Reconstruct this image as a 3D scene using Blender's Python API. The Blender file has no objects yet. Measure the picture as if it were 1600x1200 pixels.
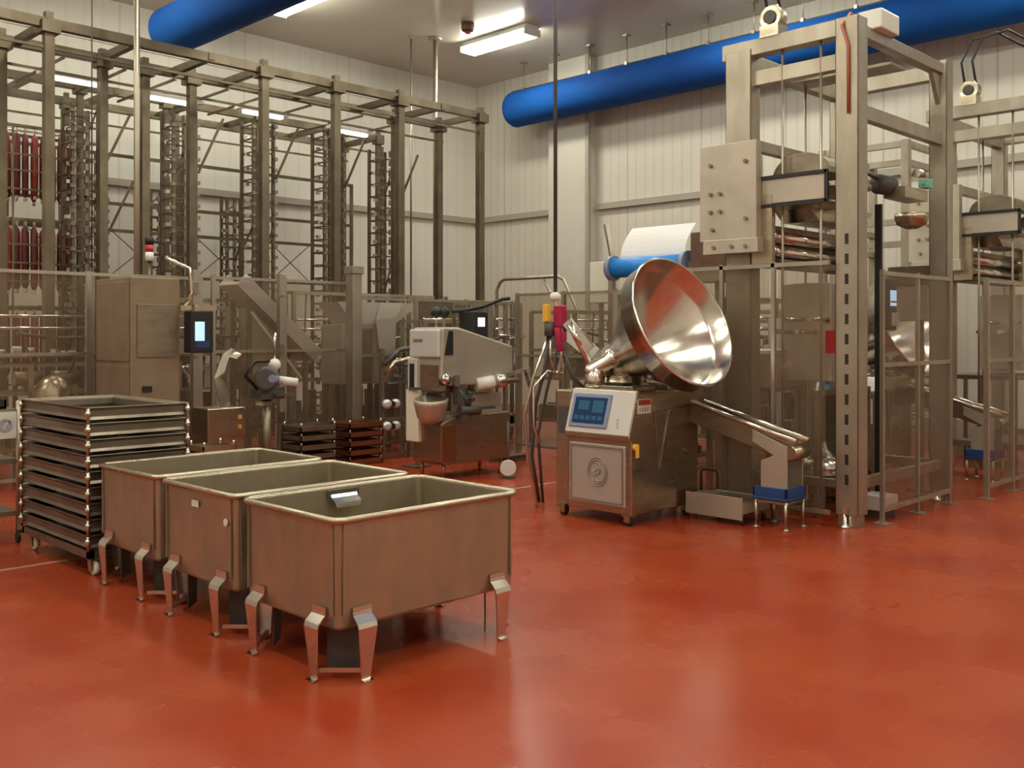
import bpy, bmesh, math, random
from mathutils import Vector, Matrix
random.seed(7)
SC = bpy.context.scene
COL = SC.collection
V = Vector

# ------------------------------------------------------------------ camera
F = 1535.0; CAMZ = 1.6; HY = 520.0
cam_d = bpy.data.cameras.new('camera'); cam = bpy.data.objects.new('camera', cam_d); COL.objects.link(cam)
cam.location = (0, 0, CAMZ); cam.rotation_euler = (math.pi/2, 0, -math.pi/4)
cam_d.sensor_fit = 'HORIZONTAL'; cam_d.sensor_width = 36; cam_d.lens = 36*F/1600
cam_d.shift_y = -(600-HY)/1600; cam_d.clip_end = 200; cam_d.clip_start = .05
SC.camera = cam
# ------------------------------------------------------------------ world + exposure
w = bpy.data.worlds.new('world'); SC.world = w; w.use_nodes = True
w.node_tree.nodes['Background'].inputs[0].default_value = (0.9, 0.85, 0.75, 1)
w.node_tree.nodes['Background'].inputs[1].default_value = 0.25
SC.view_settings.view_transform = 'Standard'; SC.view_settings.look = 'None'
SC.view_settings.gamma = 1; SC.view_settings.use_curve_mapping = False
SC.view_settings.exposure = 0.03
SC.cycles.max_bounces = 8; SC.cycles.transparent_max_bounces = 16
LAMP_STRENGTH = 45.0
# ceiling lamps (fixture centre x, centre y), each 1.75 m long along Y, 0.2 m wide
ZC = 7.3
LAMPS = [(9.14, 14.05), (13.1, 13.45), (13.1, 8.6), (9.14, 8.9), (5.1, 14.05), (5.1, 8.9), (1.2, 13.2), (1.2, 8.0),
         (9.14, 3.6), (13.1, 3.3), (5.1, 3.6), (1.2, 2.6), (9.14, -1.8), (5.1, -1.8), (1.2, -2.6), (13.1, -1.8), (-2.6, 5.2), (-2.6, 0.0), (-2.6, 10.6)]

# ------------------------------------------------------------------ materials
def mat(name, col, rough=.5, metal=0., noise=None, bump=None, coat=0., emit=None, alpha=None, aniso=None, spec=None):
    m = bpy.data.materials.new(name); m.use_nodes = True
    nt = m.node_tree; N = nt.nodes; L = nt.links
    b = N['Principled BSDF']
    b.inputs['Base Color'].default_value = (*col, 1)
    b.inputs['Roughness'].default_value = rough; b.inputs['Metallic'].default_value = metal
    if spec is not None: b.inputs['Specular IOR Level'].default_value = spec
    if coat: b.inputs['Coat Weight'].default_value = coat; b.inputs['Coat Roughness'].default_value = .1
    if emit:
        b.inputs['Emission Color'].default_value = (*emit[0], 1); b.inputs['Emission Strength'].default_value = emit[1]
    tc = N.new('ShaderNodeTexCoord')
    if noise:   # (scale vec, detail, col2, rough2)
        mp = N.new('ShaderNodeMapping'); mp.inputs['Scale'].default_value = noise[0]
        L.new(tc.outputs['Object'], mp.inputs[0])
        n = N.new('ShaderNodeTexNoise'); n.inputs['Scale'].default_value = 1; n.inputs['Detail'].default_value = noise[1]
        L.new(mp.outputs[0], n.inputs['Vector'])
        mx = N.new('ShaderNodeMix'); mx.data_type = 'RGBA'
        mr = N.new('ShaderNodeMapRange'); mr.inputs[1].default_value = .33; mr.inputs[2].default_value = .67
        L.new(n.outputs['Fac'], mr.inputs[0]); L.new(mr.outputs[0], mx.inputs[0])
        mx.inputs[6].default_value = (*col, 1); mx.inputs[7].default_value = (*noise[2], 1)
        L.new(mx.outputs[2], b.inputs['Base Color'])
        r = N.new('ShaderNodeMapRange'); r.inputs[1].default_value = .3; r.inputs[2].default_value = .7
        r.inputs[3].default_value = rough; r.inputs[4].default_value = noise[3]
        L.new(n.outputs['Fac'], r.inputs[0]); L.new(r.outputs[0], b.inputs['Roughness'])
        if bump:
            bp = N.new('ShaderNodeBump'); bp.inputs['Strength'].default_value = bump[0]; bp.inputs['Distance'].default_value = bump[1]
            L.new(n.outputs['Fac'], bp.inputs['Height']); L.new(bp.outputs[0], b.inputs['Normal'])
    return m

def clear_mat(name, col, fac, rough=.12):
    m = bpy.data.materials.new(name); m.use_nodes = True
    nt = m.node_tree; N = nt.nodes; L = nt.links; b = N['Principled BSDF']
    b.inputs['Base Color'].default_value = (*col, 1); b.inputs['Roughness'].default_value = rough
    t = N.new('ShaderNodeBsdfTransparent'); t.inputs[0].default_value = (.97, .95, .92, 1)
    mx = N.new('ShaderNodeMixShader'); mx.inputs[0].default_value = fac
    L.new(t.outputs[0], mx.inputs[1]); L.new(b.outputs[0], mx.inputs[2]); L.new(mx.outputs[0], N['Material Output'].inputs[0])
    return m

def ribbed(name, col, col2, axis, pitch, depth, rough=.45):
    m = bpy.data.materials.new(name); m.use_nodes = True
    nt = m.node_tree; N = nt.nodes; L = nt.links; b = N['Principled BSDF']
    b.inputs['Roughness'].default_value = rough
    tc = N.new('ShaderNodeTexCoord'); sx = N.new('ShaderNodeSeparateXYZ'); L.new(tc.outputs['Object'], sx.inputs[0])
    def frac(inp, p):
        a = N.new('ShaderNodeMath'); a.operation = 'DIVIDE'; a.inputs[1].default_value = p; L.new(inp, a.inputs[0])
        f = N.new('ShaderNodeMath'); f.operation = 'FRACT'; L.new(a.outputs[0], f.inputs[0])
        c = N.new('ShaderNodeMath'); c.operation = 'SUBTRACT'; c.inputs[1].default_value = .5; L.new(f.outputs[0], c.inputs[0])
        d = N.new('ShaderNodeMath'); d.operation = 'ABSOLUTE'; L.new(c.outputs[0], d.inputs[0]); return d.outputs[0]
    r1 = frac(sx.outputs[axis], pitch); s1 = N.new('ShaderNodeMapRange'); s1.inputs[1].default_value = .34; s1.inputs[2].default_value = .46
    L.new(r1, s1.inputs[0])
    r2 = frac(sx.outputs[axis], pitch*8); s2 = N.new('ShaderNodeMapRange'); s2.inputs[1].default_value = .488; s2.inputs[2].default_value = .496
    L.new(r2, s2.inputs[0])
    mxx = N.new('ShaderNodeMath'); mxx.operation = 'MAXIMUM'
    k = N.new('ShaderNodeMath'); k.operation = 'MULTIPLY'; k.inputs[1].default_value = .35; L.new(s1.outputs[0], k.inputs[0])
    L.new(k.outputs[0], mxx.inputs[0]); L.new(s2.outputs[0], mxx.inputs[1])
    n = N.new('ShaderNodeTexNoise'); n.inputs['Scale'].default_value = .6; n.inputs['Detail'].default_value = 4
    L.new(tc.outputs['Object'], n.inputs['Vector'])
    nm = N.new('ShaderNodeMix'); nm.data_type = 'RGBA'; L.new(n.outputs['Fac'], nm.inputs[0])
    nm.inputs[6].default_value = (*col, 1); nm.inputs[7].default_value = (*[c*.9 for c in col], 1)
    mx = N.new('ShaderNodeMix'); mx.data_type = 'RGBA'; L.new(mxx.outputs[0], mx.inputs[0])
    L.new(nm.outputs[2], mx.inputs[6]); mx.inputs[7].default_value = (*col2, 1); L.new(mx.outputs[2], b.inputs['Base Color'])
    bp = N.new('ShaderNodeBump'); bp.inputs['Strength'].default_value = .6; bp.inputs['Distance'].default_value = depth; bp.invert = True
    L.new(mxx.outputs[0], bp.inputs['Height']); L.new(bp.outputs[0], b.inputs['Normal'])
    return m

M = {}
M['steel'] = mat('brushed_steel', (.50, .43, .33), .24, 1, ((3, 3, 14), 4, (.40, .34, .255), .38))
M['steel_dull'] = mat('dull_steel', (.32, .27, .205), .36, .9, ((4, 4, 9), 4, (.24, .20, .15), .5))
M['steel_tub'] = mat('tub_steel', (.46, .395, .30), .32, .85, ((5, 5, 2.2), 5, (.37, .315, .235), .48), (.12, .004))
M['tray_steel'] = mat('tray_steel', (.27, .23, .18), .36, .9, ((4, 4, 9), 4, (.20, .165, .13), .5))
M['tan'] = mat('tan_cabinet_steel', (.30, .235, .165), .42, .6, ((4, 4, 4), 4, (.25, .195, .135), .5))
M['steel_bright'] = mat('polished_steel', (.72, .69, .64), .16, 1, ((6, 6, 6), 3, (.66, .62, .56), .24))
M['frame'] = mat('satin_frame_steel', (.45, .40, .33), .38, .9, ((5, 5, 2), 3, (.36, .315, .25), .5))
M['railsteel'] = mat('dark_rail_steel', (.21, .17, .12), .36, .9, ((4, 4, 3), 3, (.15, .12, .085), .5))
M['beige'] = mat('bead_blasted_steel', (.52, .46, .39), .45, .7, ((4, 4, 4), 4, (.45, .40, .33), .55))
M['white'] = mat('white_plastic', (.70, .68, .63), .35)
M['cream'] = mat('cream_plastic', (.66, .62, .52), .5)
M['black'] = mat('black_plastic', (.012, .012, .013), .5)
M['dark'] = mat('dark_grey_plastic', (.07, .065, .06), .5)
M['blue'] = mat('blue_plastic', (.012, .055, .20), .4)
M['beltblue'] = mat('bright_blue_belt', (.02, .22, .68), .4)
M['duct'] = mat('blue_duct_fabric', (.005, .045, .22), .75, 0, ((1.2, .5, 1.2), 3, (.006, .085, .34), .8), (.25, .03), spec=.15)
M['ductring'] = mat('pale_duct_end', (.45, .50, .62), .6)
M['red'] = mat('red_plastic', (.45, .02, .03), .4)
M['magenta'] = mat('crimson_hose', (.36, .01, .06), .4)
M['yellow'] = mat('yellow_plastic', (.75, .42, .05), .4)
M['green'] = mat('pale_green_fitting', (.16, .42, .30), .5)
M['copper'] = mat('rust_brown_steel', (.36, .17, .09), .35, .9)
M['brown'] = mat('dark_brown_hide', (.09, .045, .025), .6, 0, ((9, 9, 9), 3, (.14, .07, .04), .7))
M['cable_red'] = mat('red_cable', (.42, .10, .05), .5)
M['film'] = clear_mat('milky_film', (.85, .84, .86), .75, .3)
M['clear'] = clear_mat('clear_panel_brown_sheen', (.24, .18, .125), .2, .12)  # tan tint deepened so its colour stands in for brown reflections
M['lamp'] = mat('lamp_diffuser', (.9, .9, .9), .5, emit=((.97, .97, .80), LAMP_STRENGTH))
M['lampbody'] = mat('lamp_housing', (.75, .75, .72), .4)
M['tube_small'] = mat('tube_lamp', (.9, .9, .9), .5, emit=((1.0, .95, .85), 2.2))
M['screen'] = mat('dim_blue_screen', (.008, .03, .09), .15, emit=((.01, .04, .13), .15))
M['screenlit'] = mat('lit_pale_screen', (.3, .5, .7), .2, emit=((.45, .66, .9), 1.0))
M['screenwhite'] = mat('lit_white_screen', (.8, .8, .8), .2, emit=((.9, .9, .9), 1.2))
M['screenmark'] = mat('screen_marks', (.02, .08, .14), .2, emit=((.03, .12, .18), .2))
M['bezel'] = mat('slate_blue_bezel', (.20, .24, .36), .35)
M['panelwhite'] = mat('light_satin_fascia', (.62, .60, .58), .32, .35)
M['door'] = mat('satin_door_steel', (.46, .43, .39), .36, .45)
M['emboss'] = mat('grey_emblem', (.30, .27, .24), .4, .6)
M['glyph'] = mat('grey_print', (.35, .37, .42), .5)
M['glyphred'] = mat('dark_red_print', (.35, .05, .04), .5)
M['saus1'] = mat('smoked_sausage_red', (.17, .022, .012), .35, 0, ((14, 14, 6), 3, (.10, .012, .008), .45))
M['saus2'] = mat('smoked_sausage_dark', (.08, .010, .007), .35, 0, ((14, 14, 6), 3, (.15, .02, .012), .45))
M['saus3'] = mat('smoked_sausage_bright', (.26, .035, .016), .35, 0, ((14, 14, 6), 3, (.19, .022, .012), .45))
M['string'] = mat('cream_casing', (.68, .62, .48), .6)
M['wall_smooth'] = ribbed('white_wall_panel', (.72, .69, .62), (.58, .55, .48), 0, .30, .001)
M['pilaster'] = mat('pilaster_cladding', (.58, .55, .49), .5)
M['wall_rib'] = ribbed('ribbed_wall_panel', (.66, .62, .55), (.46, .43, .37), 1, .22, .008)
M['ceil'] = ribbed('ceiling_panel', (.56, .51, .44), (.51, .46, .39), 0, 1.2, .002, .22)
M['trim'] = mat('wall_trim', (.36, .33, .28), .5)

def floor_mat():
    m = bpy.data.materials.new('red_epoxy_floor'); m.use_nodes = True
    nt = m.node_tree; N = nt.nodes; L = nt.links; b = N['Principled BSDF']
    tc = N.new('ShaderNodeTexCoord')
    n = N.new('ShaderNodeTexNoise'); n.inputs['Scale'].default_value = .55; n.inputs['Detail'].default_value = 7; n.inputs['Roughness'].default_value = .6
    n2 = N.new('ShaderNodeTexNoise'); n2.inputs['Scale'].default_value = 1.5; n2.inputs['Detail'].default_value = 3; n2.inputs['Roughness'].default_value = .5
    n3 = N.new('ShaderNodeTexNoise'); n3.inputs['Scale'].default_value = 160; n3.inputs['Detail'].default_value = 2
    for q in (n, n2, n3): L.new(tc.outputs['Object'], q.inputs['Vector'])
    cr = N.new('ShaderNodeValToRGB'); e = cr.color_ramp.elements
    e[0].position = .36; e[0].color = (.265, .026, .010, 1); e[1].position = .64; e[1].color = (.315, .046, .014, 1)
    L.new(n.outputs['Fac'], cr.inputs[0])
    mx = N.new('ShaderNodeMix'); mx.data_type = 'RGBA'; mx.blend_type = 'MIX'
    mr = N.new('ShaderNodeMapRange'); mr.interpolation_type = 'SMOOTHSTEP'; mr.inputs[1].default_value = .25; mr.inputs[2].default_value = .85; mr.inputs[3].default_value = 0; mr.inputs[4].default_value = .5
    L.new(n2.outputs['Fac'], mr.inputs[0]); L.new(mr.outputs[0], mx.inputs[0])
    L.new(cr.outputs[0], mx.inputs[6]); mx.inputs[7].default_value = (.35, .066, .018, 1)
    L.new(mx.outputs[2], b.inputs['Base Color'])
    b.inputs['Specular IOR Level'].default_value = .32
    rr = N.new('ShaderNodeMapRange'); rr.inputs[1].default_value = .3; rr.inputs[2].default_value = .7; rr.inputs[3].default_value = .2; rr.inputs[4].default_value = .32
    L.new(n2.outputs['Fac'], rr.inputs[0]); L.new(rr.outputs[0], b.inputs['Roughness'])
    bp = N.new('ShaderNodeBump'); bp.inputs['Strength'].default_value = .12; bp.inputs['Distance'].default_value = .003
    L.new(n3.outputs['Fac'], bp.inputs['Height'])
    bp2 = N.new('ShaderNodeBump'); bp2.inputs['Strength'].default_value = .03; bp2.inputs['Distance'].default_value = .02
    L.new(n2.outputs['Fac'], bp2.inputs['Height']); L.new(bp.outputs[0], bp2.inputs['Normal']); L.new(bp2.outputs[0], b.inputs['Normal'])
    return m
M['floor'] = floor_mat()
M['grout'] = mat('pale_floor_line', (.42, .24, .17), .5)

# ------------------------------------------------------------------ mesh building
def basis(d):
    d = V(d).normalized(); up = V((0, 0, 1)) if abs(d.z) < .95 else V((1, 0, 0))
    a = d.cross(up).normalized(); b = a.cross(d).normalized(); return d, a, b

class MB:
    def __init__(s): s.bm = bmesh.new(); s.mi = 0; s.mats = []
    def use(s, key):
        if key not in s.mats: s.mats.append(key)
        s.mi = s.mats.index(key); return s
    def face(s, vs, smooth=False):
        try: f = s.bm.faces.new(vs)
        except ValueError: return
        f.material_index = s.mi; f.smooth = smooth; return f
    def hexa(s, p):   # 8 points: bottom 4 ccw, top 4 ccw
        v = [s.bm.verts.new(q) for q in p]
        for a in ((3,2,1,0),(4,5,6,7),(0,1,5,4),(1,2,6,5),(2,3,7,6),(3,0,4,7)): s.face([v[i] for i in a])
        return s
    def box(s, x0, x1, y0, y1, z0, z1):
        return s.hexa([(x0,y0,z0),(x1,y0,z0),(x1,y1,z0),(x0,y1,z0),(x0,y0,z1),(x1,y0,z1),(x1,y1,z1),(x0,y1,z1)])
    def cbox(s, c, d, rot=None):
        R = rot or Matrix.Identity(3); c = V(c); h = [k/2 for k in d]
        P = [(-1,-1,-1),(1,-1,-1),(1,1,-1),(-1,1,-1),(-1,-1,1),(1,-1,1),(1,1,1),(-1,1,1)]
        return s.hexa([c + R @ V((a*h[0], b*h[1], e*h[2])) for a, b, e in P])
    def bar(s, p, q, w, h=None):
        h = h or w; p, q = V(p), V(q); d, a, b = basis(q-p); a = a*w/2; b = b*h/2
        return s.hexa([p-a-b, p+a-b, q+a-b, q-a-b, p-a+b, p+a+b, q+a+b, q-a+b][0:0] + [p-a-b, p+a-b, p+a+b, p-a+b, q-a-b, q+a-b, q+a+b, q-a+b])
    def rings(s, rs, cap=True, smooth=True, closed=False):
        R = [[s.bm.verts.new(q) for q in r] for r in rs]; n = len(R[0])
        rng = range(len(R)) if closed else range(len(R)-1)
        for i in rng:
            A = R[i]; Bq = R[(i+1) % len(R)]
            for j in range(n): s.face([A[j], A[(j+1) % n], Bq[(j+1) % n], Bq[j]], smooth)
        if cap and not closed: s.face(R[0][::-1]); s.face(R[-1])
        return s
    def lathe(s, o, d, prof, seg=24, cap=True, smooth=True):
        o = V(o); d, a, b = basis(d)
        rs = [[o + d*t + (a*math.cos(k*2*math.pi/seg) + b*math.sin(k*2*math.pi/seg))*max(r, 1e-4) for k in range(seg)] for t, r in prof]
        return s.rings(rs, cap, smooth)
    def tube(s, p, q, r, seg=10):
        p, q = V(p), V(q); return s.lathe(p, q-p, [(0, r), ((q-p).length, r)], seg)
    def path(s, pts, r, seg=8, closed=False):
        pts = [V(p) for p in pts]; rs = []; n = len(pts); last = None
        for i, p in enumerate(pts):
            if closed: t = pts[(i+1) % n]-pts[i-1]
            else: t = pts[min(i+1, n-1)]-pts[max(i-1, 0)]
            d = t.normalized()
            if last is None: _, a, b = basis(d)
            else:
                a = (last - d*last.dot(d)).normalized(); b = d.cross(a) * -1
                b = a.cross(d)
            last = a
            rs.append([p + (a*math.cos(k*2*math.pi/seg)+b*math.sin(k*2*math.pi/seg))*r for k in range(seg)])
        return s.rings(rs, True, True, closed)
    def sph(s, c, r, seg=12, sz=1.):
        pr = [(-r*sz*math.cos(math.pi*i/8), r*math.sin(math.pi*i/8)) for i in range(9)]
        return s.lathe(c, (0, 0, 1), pr, seg)
    def prism(s, pts, ax, a, b):  # polygon in the other two axes extruded along ax from a to b
        def P(u, v, t):
            return {'x': (t, u, v), 'y': (u, t, v), 'z': (u, v, t)}[ax]
        A = [s.bm.verts.new(P(u, v, a)) for u, v in pts]; Bq = [s.bm.verts.new(P(u, v, b)) for u, v in pts]; n = len(pts)
        s.face(A); s.face(Bq[::-1])
        for i in range(n): s.face([A[i], A[(i+1) % n], Bq[(i+1) % n], Bq[i]][::-1])
        return s
    def sheet(s, strip, th):  # strip: list of (pointA, pointB) edges; gives a bent plate of thickness th
        n = len(strip); st = [(V(a), V(b)) for a, b in strip]
        up, dn = [], []
        for i in range(n):
            a, b = st[i]; t = (st[min(i+1, n-1)][0]-st[max(i-1, 0)][0]); nn = t.cross(b-a).normalized()*th/2
            up.append((a+nn, b+nn)); dn.append((a-nn, b-nn))
        rs = [[up[i][0], up[i][1], dn[i][1], dn[i][0]] for i in range(n)]
        return s.rings(rs, True, False)
    def build(s, name, m=None, parent=None, bevel=0., label=None, kind=None, loc=None):
        bmesh.ops.recalc_face_normals(s.bm, faces=s.bm.faces)
        me = bpy.data.meshes.new(name); s.bm.to_mesh(me); s.bm.free()
        keys = s.mats or [m]
        if m and s.mats and m not in s.mats: pass
        for k in keys: me.materials.append(M[k])
        o = bpy.data.objects.new(name, me); COL.objects.link(o)
        if parent: o.parent = parent
        if loc: o.location = loc
        if bevel:
            md = o.modifiers.new('bevel', 'BEVEL'); md.width = bevel; md.segments = 2; md.limit_method = 'ANGLE'; md.angle_limit = math.radians(50)
        if label: o['label'] = label
        if kind: o['kind'] = kind
        return o

def thing(name, label, cat, loc=(0, 0, 0), rz=0, group=None):
    o = bpy.data.objects.new(name, None); COL.objects.link(o); o.location = loc; o.rotation_euler = (0, 0, rz)
    o.empty_display_size = .1; o['label'] = label; o['category'] = cat
    if group: o['group'] = group
    return o
def tag(o, label, cat, group=None):
    o['label'] = label; o['category'] = cat
    if group: o['group'] = group
    return o
def dup(root, loc, rz=None, label=None, group=None):
    def rec(o, par):
        c = o.copy(); COL.objects.link(c)
        if par: c.parent = par
        for ch in KIDS.get(o.name, []): rec(ch, c)
        return c
    KIDS = {}
    for ob in bpy.data.objects:
        if ob.parent: KIDS.setdefault(ob.parent.name, []).append(ob)
    r = rec(root, None); r.location = loc
    if rz is not None: r.rotation_euler = (0, 0, rz)
    if label: r['label'] = label
    if group: r['group'] = group
    return r
def circle2(cx, cy, r, n=24): return [(cx+r*math.cos(2*math.pi*i/n), cy+r*math.sin(2*math.pi*i/n)) for i in range(n)]

# ================================================================== ROOM
XW, YW, X0, Y0 = 15.6, 16.8, -5.0, -5.0
def struct(mb, name, m): o = mb.build(name, m); o['kind'] = 'structure'; return o
struct(MB().box(X0, XW+.2, Y0, YW+.2, -.1, 0), 'floor', 'floor')
struct(MB().box(X0, XW+.2, Y0, YW+.2, ZC, ZC+.1), 'ceiling', 'ceil')
struct(MB().box(X0, XW, YW, YW+.15, 0, ZC), 'wall_left', 'wall_smooth')
struct(MB().box(XW, XW+.15, Y0, YW, 0, ZC), 'wall_right', 'wall_rib')
struct(MB().box(X0-.15, X0, Y0, YW, 0, ZC), 'wall_back', 'wall_rib')
struct(MB().box(X0, XW, Y0-.15, Y0, 0, ZC), 'wall_front', 'wall_smooth')
# horizontal trim rails at 4.2 m
struct(MB().box(XW-.10, XW, 4.0, 13.05, 4.13, 4.25), 'trim_1', 'trim')
struct(MB().box(XW-.10, XW, 14.3, YW, 4.13, 4.25), 'trim_2', 'trim')
struct(MB().box(6.0, XW-.1, YW-.10, YW, 4.13, 4.25), 'trim_3', 'trim')
struct(MB().box(XW-.30, XW, 13.15, 14.2, 0, ZC), 'trim_4', 'pilaster')          # boxed pilaster
struct(MB().box(XW-.34, XW-.26, 13.06, 13.15, 0, ZC), 'trim_5', 'trim')
struct(MB().use('wall_smooth').box(X0, XW-.02, YW-.03, YW, 6.55, ZC-.001), 'trim_6', 'wall_smooth')
struct(MB().box(XW-.04, XW, Y0, 13.0, 0, .14), 'baseboard_right', 'trim')
struct(MB().box(X0, XW-.1, YW-.04, YW, 0, .14), 'baseboard_left', 'trim')
# pale expansion joint strip in the floor
struct(MB().box(0.0, 8.2, 7.08, 7.12, 0, .003), 'trim_7', 'grout')

# ceiling lamps
def lamp(x, y, label):
    t = thing('ceiling_light', label, 'light', (x, y, ZC-.17), group='ceiling lights')
    L = .875
    MB().prism([(-.21, 0.06), (.21, 0.06), (.15, .17), (-.15, .17)], 'y', -L, L).build('housing', 'lampbody', t, .01)
    MB().prism([(-.20, .0), (-.15, -.04), (.15, -.04), (.20, .0), (.20, .06), (-.20, .06)], 'y', -L+.03, L-.03).build('diffuser', 'lamp', t)
    for s in (-1, 1): MB().box(-.21, .21, s*L-.02, s*L+.02, -.04, .10).build('end_cap', 'lampbody', t, .008)
for i, (x, y) in enumerate(LAMPS):
    lb = 'white ceiling light overhead in the near part of the hall, out of frame'
    if i == 0: lb = 'long white ceiling light beside the end of the left blue duct'
    if i == 1: lb = 'long white ceiling light in front of the wall corner, beside the red detector'
    if i == 2: lb = 'white ceiling light at the top edge above the blue duct'
    lamp(x, y, lb)

# ceiling sensor
t = thing('smoke_detector', 'small dark red detector box on the ceiling between the two lit lamps', 'detector', (12.2, 13.35, ZC))
MB().lathe((0, 0, -.16), (0, 0, 1), [(0, .10), (.03, .12), (.16, .12)], 16).build('housing', 'brown', t)
MB().lathe((0, 0, -.20), (0, 0, 1), [(0, .05), (.04, .06)], 12).build('sensor_head', 'red', t)

# ducts
def duct(x, ya, yb, label):
    t = thing('fabric_air_duct', label, 'duct', (x, ya, 6.35), group=None)
    L = ya-yb; r = .37
    prof = [(0, .02), (.0, r*.72), (.03, r*.9), (.09, r), (.18, r)]
    k = .18
    while k < L-.4:
        k += .45; prof.append((k, r*(.992 if int(k/.45) % 2 else 1.0)))
    prof.append((L, r))
    MB().lathe((0, 0, 0), (0, -1, 0), prof, 40).build('duct_sleeve', 'duct', t)
    m = MB(); m.lathe((0, .006, 0), (0, 1, 0), [(0, .14), (.012, .14)], 20); m.lathe((0, -.005, 0), (0, 1, 0), [(0, r*.66), (.01, r*.66)], 32); m.build('end_disc', 'ductring', t)
    MB().tube((0, 0, r+.02), (0, -L, r+.02), .02).build('suspension_rail', 'dark', t)
    y = -.35
    while y > -L:
        MB().use('frame').tube((0, y, r-.01), (0, y, ZC-6.35), .012, 6).cbox((0, y, r+.03), (.08, .05, .07)).cbox((0, y, ZC-6.35-.015), (.14, .1, .03)).build('hanger', 'frame', t)
        y -= .92
    return t
duct(14.85, 14.85, -4.5, 'blue round fabric air duct hung along the right wall')
duct(7.15, 14.85, -4.5, 'blue round fabric air duct at the top left, over the rail frames')

# ================================================================== TUBS
def tub(loc, label):
    t = thing('meat_tub', label, 'tub', loc, group='steel meat tubs in a row')
    Lx, Ly, zb, zt = 1.14, .80, .25, .745
    def rr(x0, x1, y0, y1, r, z, n=5):
        P = []
        for cx, cy, a0 in ((x1-r, y0+r, -90), (x1-r, y1-r, 0), (x0+r, y1-r, 90), (x0+r, y0+r, 180)):
            for k in range(n+1):
                a = math.radians(a0+90*k/n); P.append((cx+r*math.cos(a), cy+r*math.sin(a), z))
        return P
    m = MB().use('steel_tub')
    lev = [(.040, zb-.008, .03), (.014, zb-.006, .03), (.006, zb+.008, .03), (.006, zb+.02, .03), (0, zt-.01, .03), (0, zt, .03), (.010, zt, .025), (.010, zt-.02, .025), (.016, zb+.05, .03), (.03, zb+.02, .03), (.06, zb+.012, .03)]
    rs = [rr(i, Lx-i, i, Ly-i, r, z) for i, z, r in lev]
    m.rings(rs, True, False)
    # pressed vertical edge beads at the corners
    for cx, cy in ((.035, -.004), (Lx-.035, -.004), (-.004, .035), (-.004, Ly-.035)):
        m.bar((cx, cy, zb+.06), (cx, cy, zt-.02), .010, .010)
    m.build('tub_body', 'steel_tub', t)
    rim = [V(p) for p in rr(-.012, Lx+.012, -.012, Ly+.012, .05, zt)]
    MB().path(rim, .017, 8, closed=True).build('rolled_rim', 'steel', t)
    # stamped plate on the short front end
    for n, tv, off in ((V((-1, 0, 0)), V((0, 1, 0)), 'x'), (V((1, 0, 0)), V((0, 1, 0)), 'x'), (V((0, -1, 0)), V((1, 0, 0)), 'y'), (V((0, 1, 0)), V((1, 0, 0)), 'y')):
        span = Ly if off == 'x' else Lx
        for e in (.135, span-.135):
            o = V((0 if n.x < 0 else Lx, 0, 0)) if off == 'x' else V((0, 0 if n.y < 0 else Ly, 0))
            base = o + tv*e
            prof = [(.004, .338, .050), (.005, .318, .053), (.008, .300, .053), (.044, .268, .054), (.050, .248, .053), (.034, .022, .026), (.036, .010, .029), (.062, .004, .029)]
            strip = [(base+n*a+tv*-wd+V((0, 0, z)), base+n*a+tv*wd+V((0, 0, z))) for a, z, wd in prof]
            MB().sheet(strip, .006).build('leg', 'steel_bright', t)
    for sx, sy in ((0, 0), (1, 0), (0, 1), (1, 1)):
        a = V((-.012+sx*(Lx+.024), .135 if not sy else Ly-.135, .045)); b = V((.135 if not sx else Lx-.135, -.012+sy*(Ly+.024), .045))
        c = V((.10 if not sx else Lx-.10, .10 if not sy else Ly-.10, 0))
        m = MB(); m.bar(a, b, .012, .022); m.build('leg_tie_bar', 'steel_bright', t)
        sgx, sgy = (1 if sx else -1), (1 if sy else -1)
        Rm = Matrix.Rotation(math.radians(-45 if sgx*sgy > 0 else 45), 3, 'Z')
        m = MB().use('dark').cbox((c.x-sgx*.012, c.y-sgy*.012, .135), (.15, .006, .22), Rm); m.build('leg_gap_shade', 'dark', t, label='dark plate standing in for the shade between the legs')  # dark plate added to stand in for shade between a corner's two legs
    return t
T0 = tub((2.585, 3.705, 0), 'stainless steel tub nearest the camera, front of the row of three')
T1 = dup(T0, (2.60, 4.64, 0), label='stainless steel tub in the middle of the row of three, white sticker on its end')
T2 = dup(T0, (2.62, 5.585, 0), label='stainless steel tub farthest back of the three, beside the tray stack')
m = MB().use('steel_bright'); y = .80-.022; xc = .585
m.sheet([((xc-.085, y, .722), (xc+.085, y, .722)), ((xc-.085, y-.012, .700), (xc+.085, y-.012, .700)), ((xc-.085, y-.045, .675), (xc+.085, y-.045, .675)), ((xc-.075, y-.048, .650), (xc+.075, y-.048, .650))], .006)
m.use('dark').box(xc-.10, xc+.10, y-.006, y+.012, .695, .74)
m.build('handle', 'steel_bright', T0, label='shiny folded handle plate')
MB().cbox((-.008, .42, .66), (.004, .075, .035)).build('sticker', 'white', T1, label='white oval sticker')
m = MB(); m.tube((-.008, .09, .60), (-.002, .09, .60), .02, 12); m.build('bolt_cap', 'white', T1)

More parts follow.
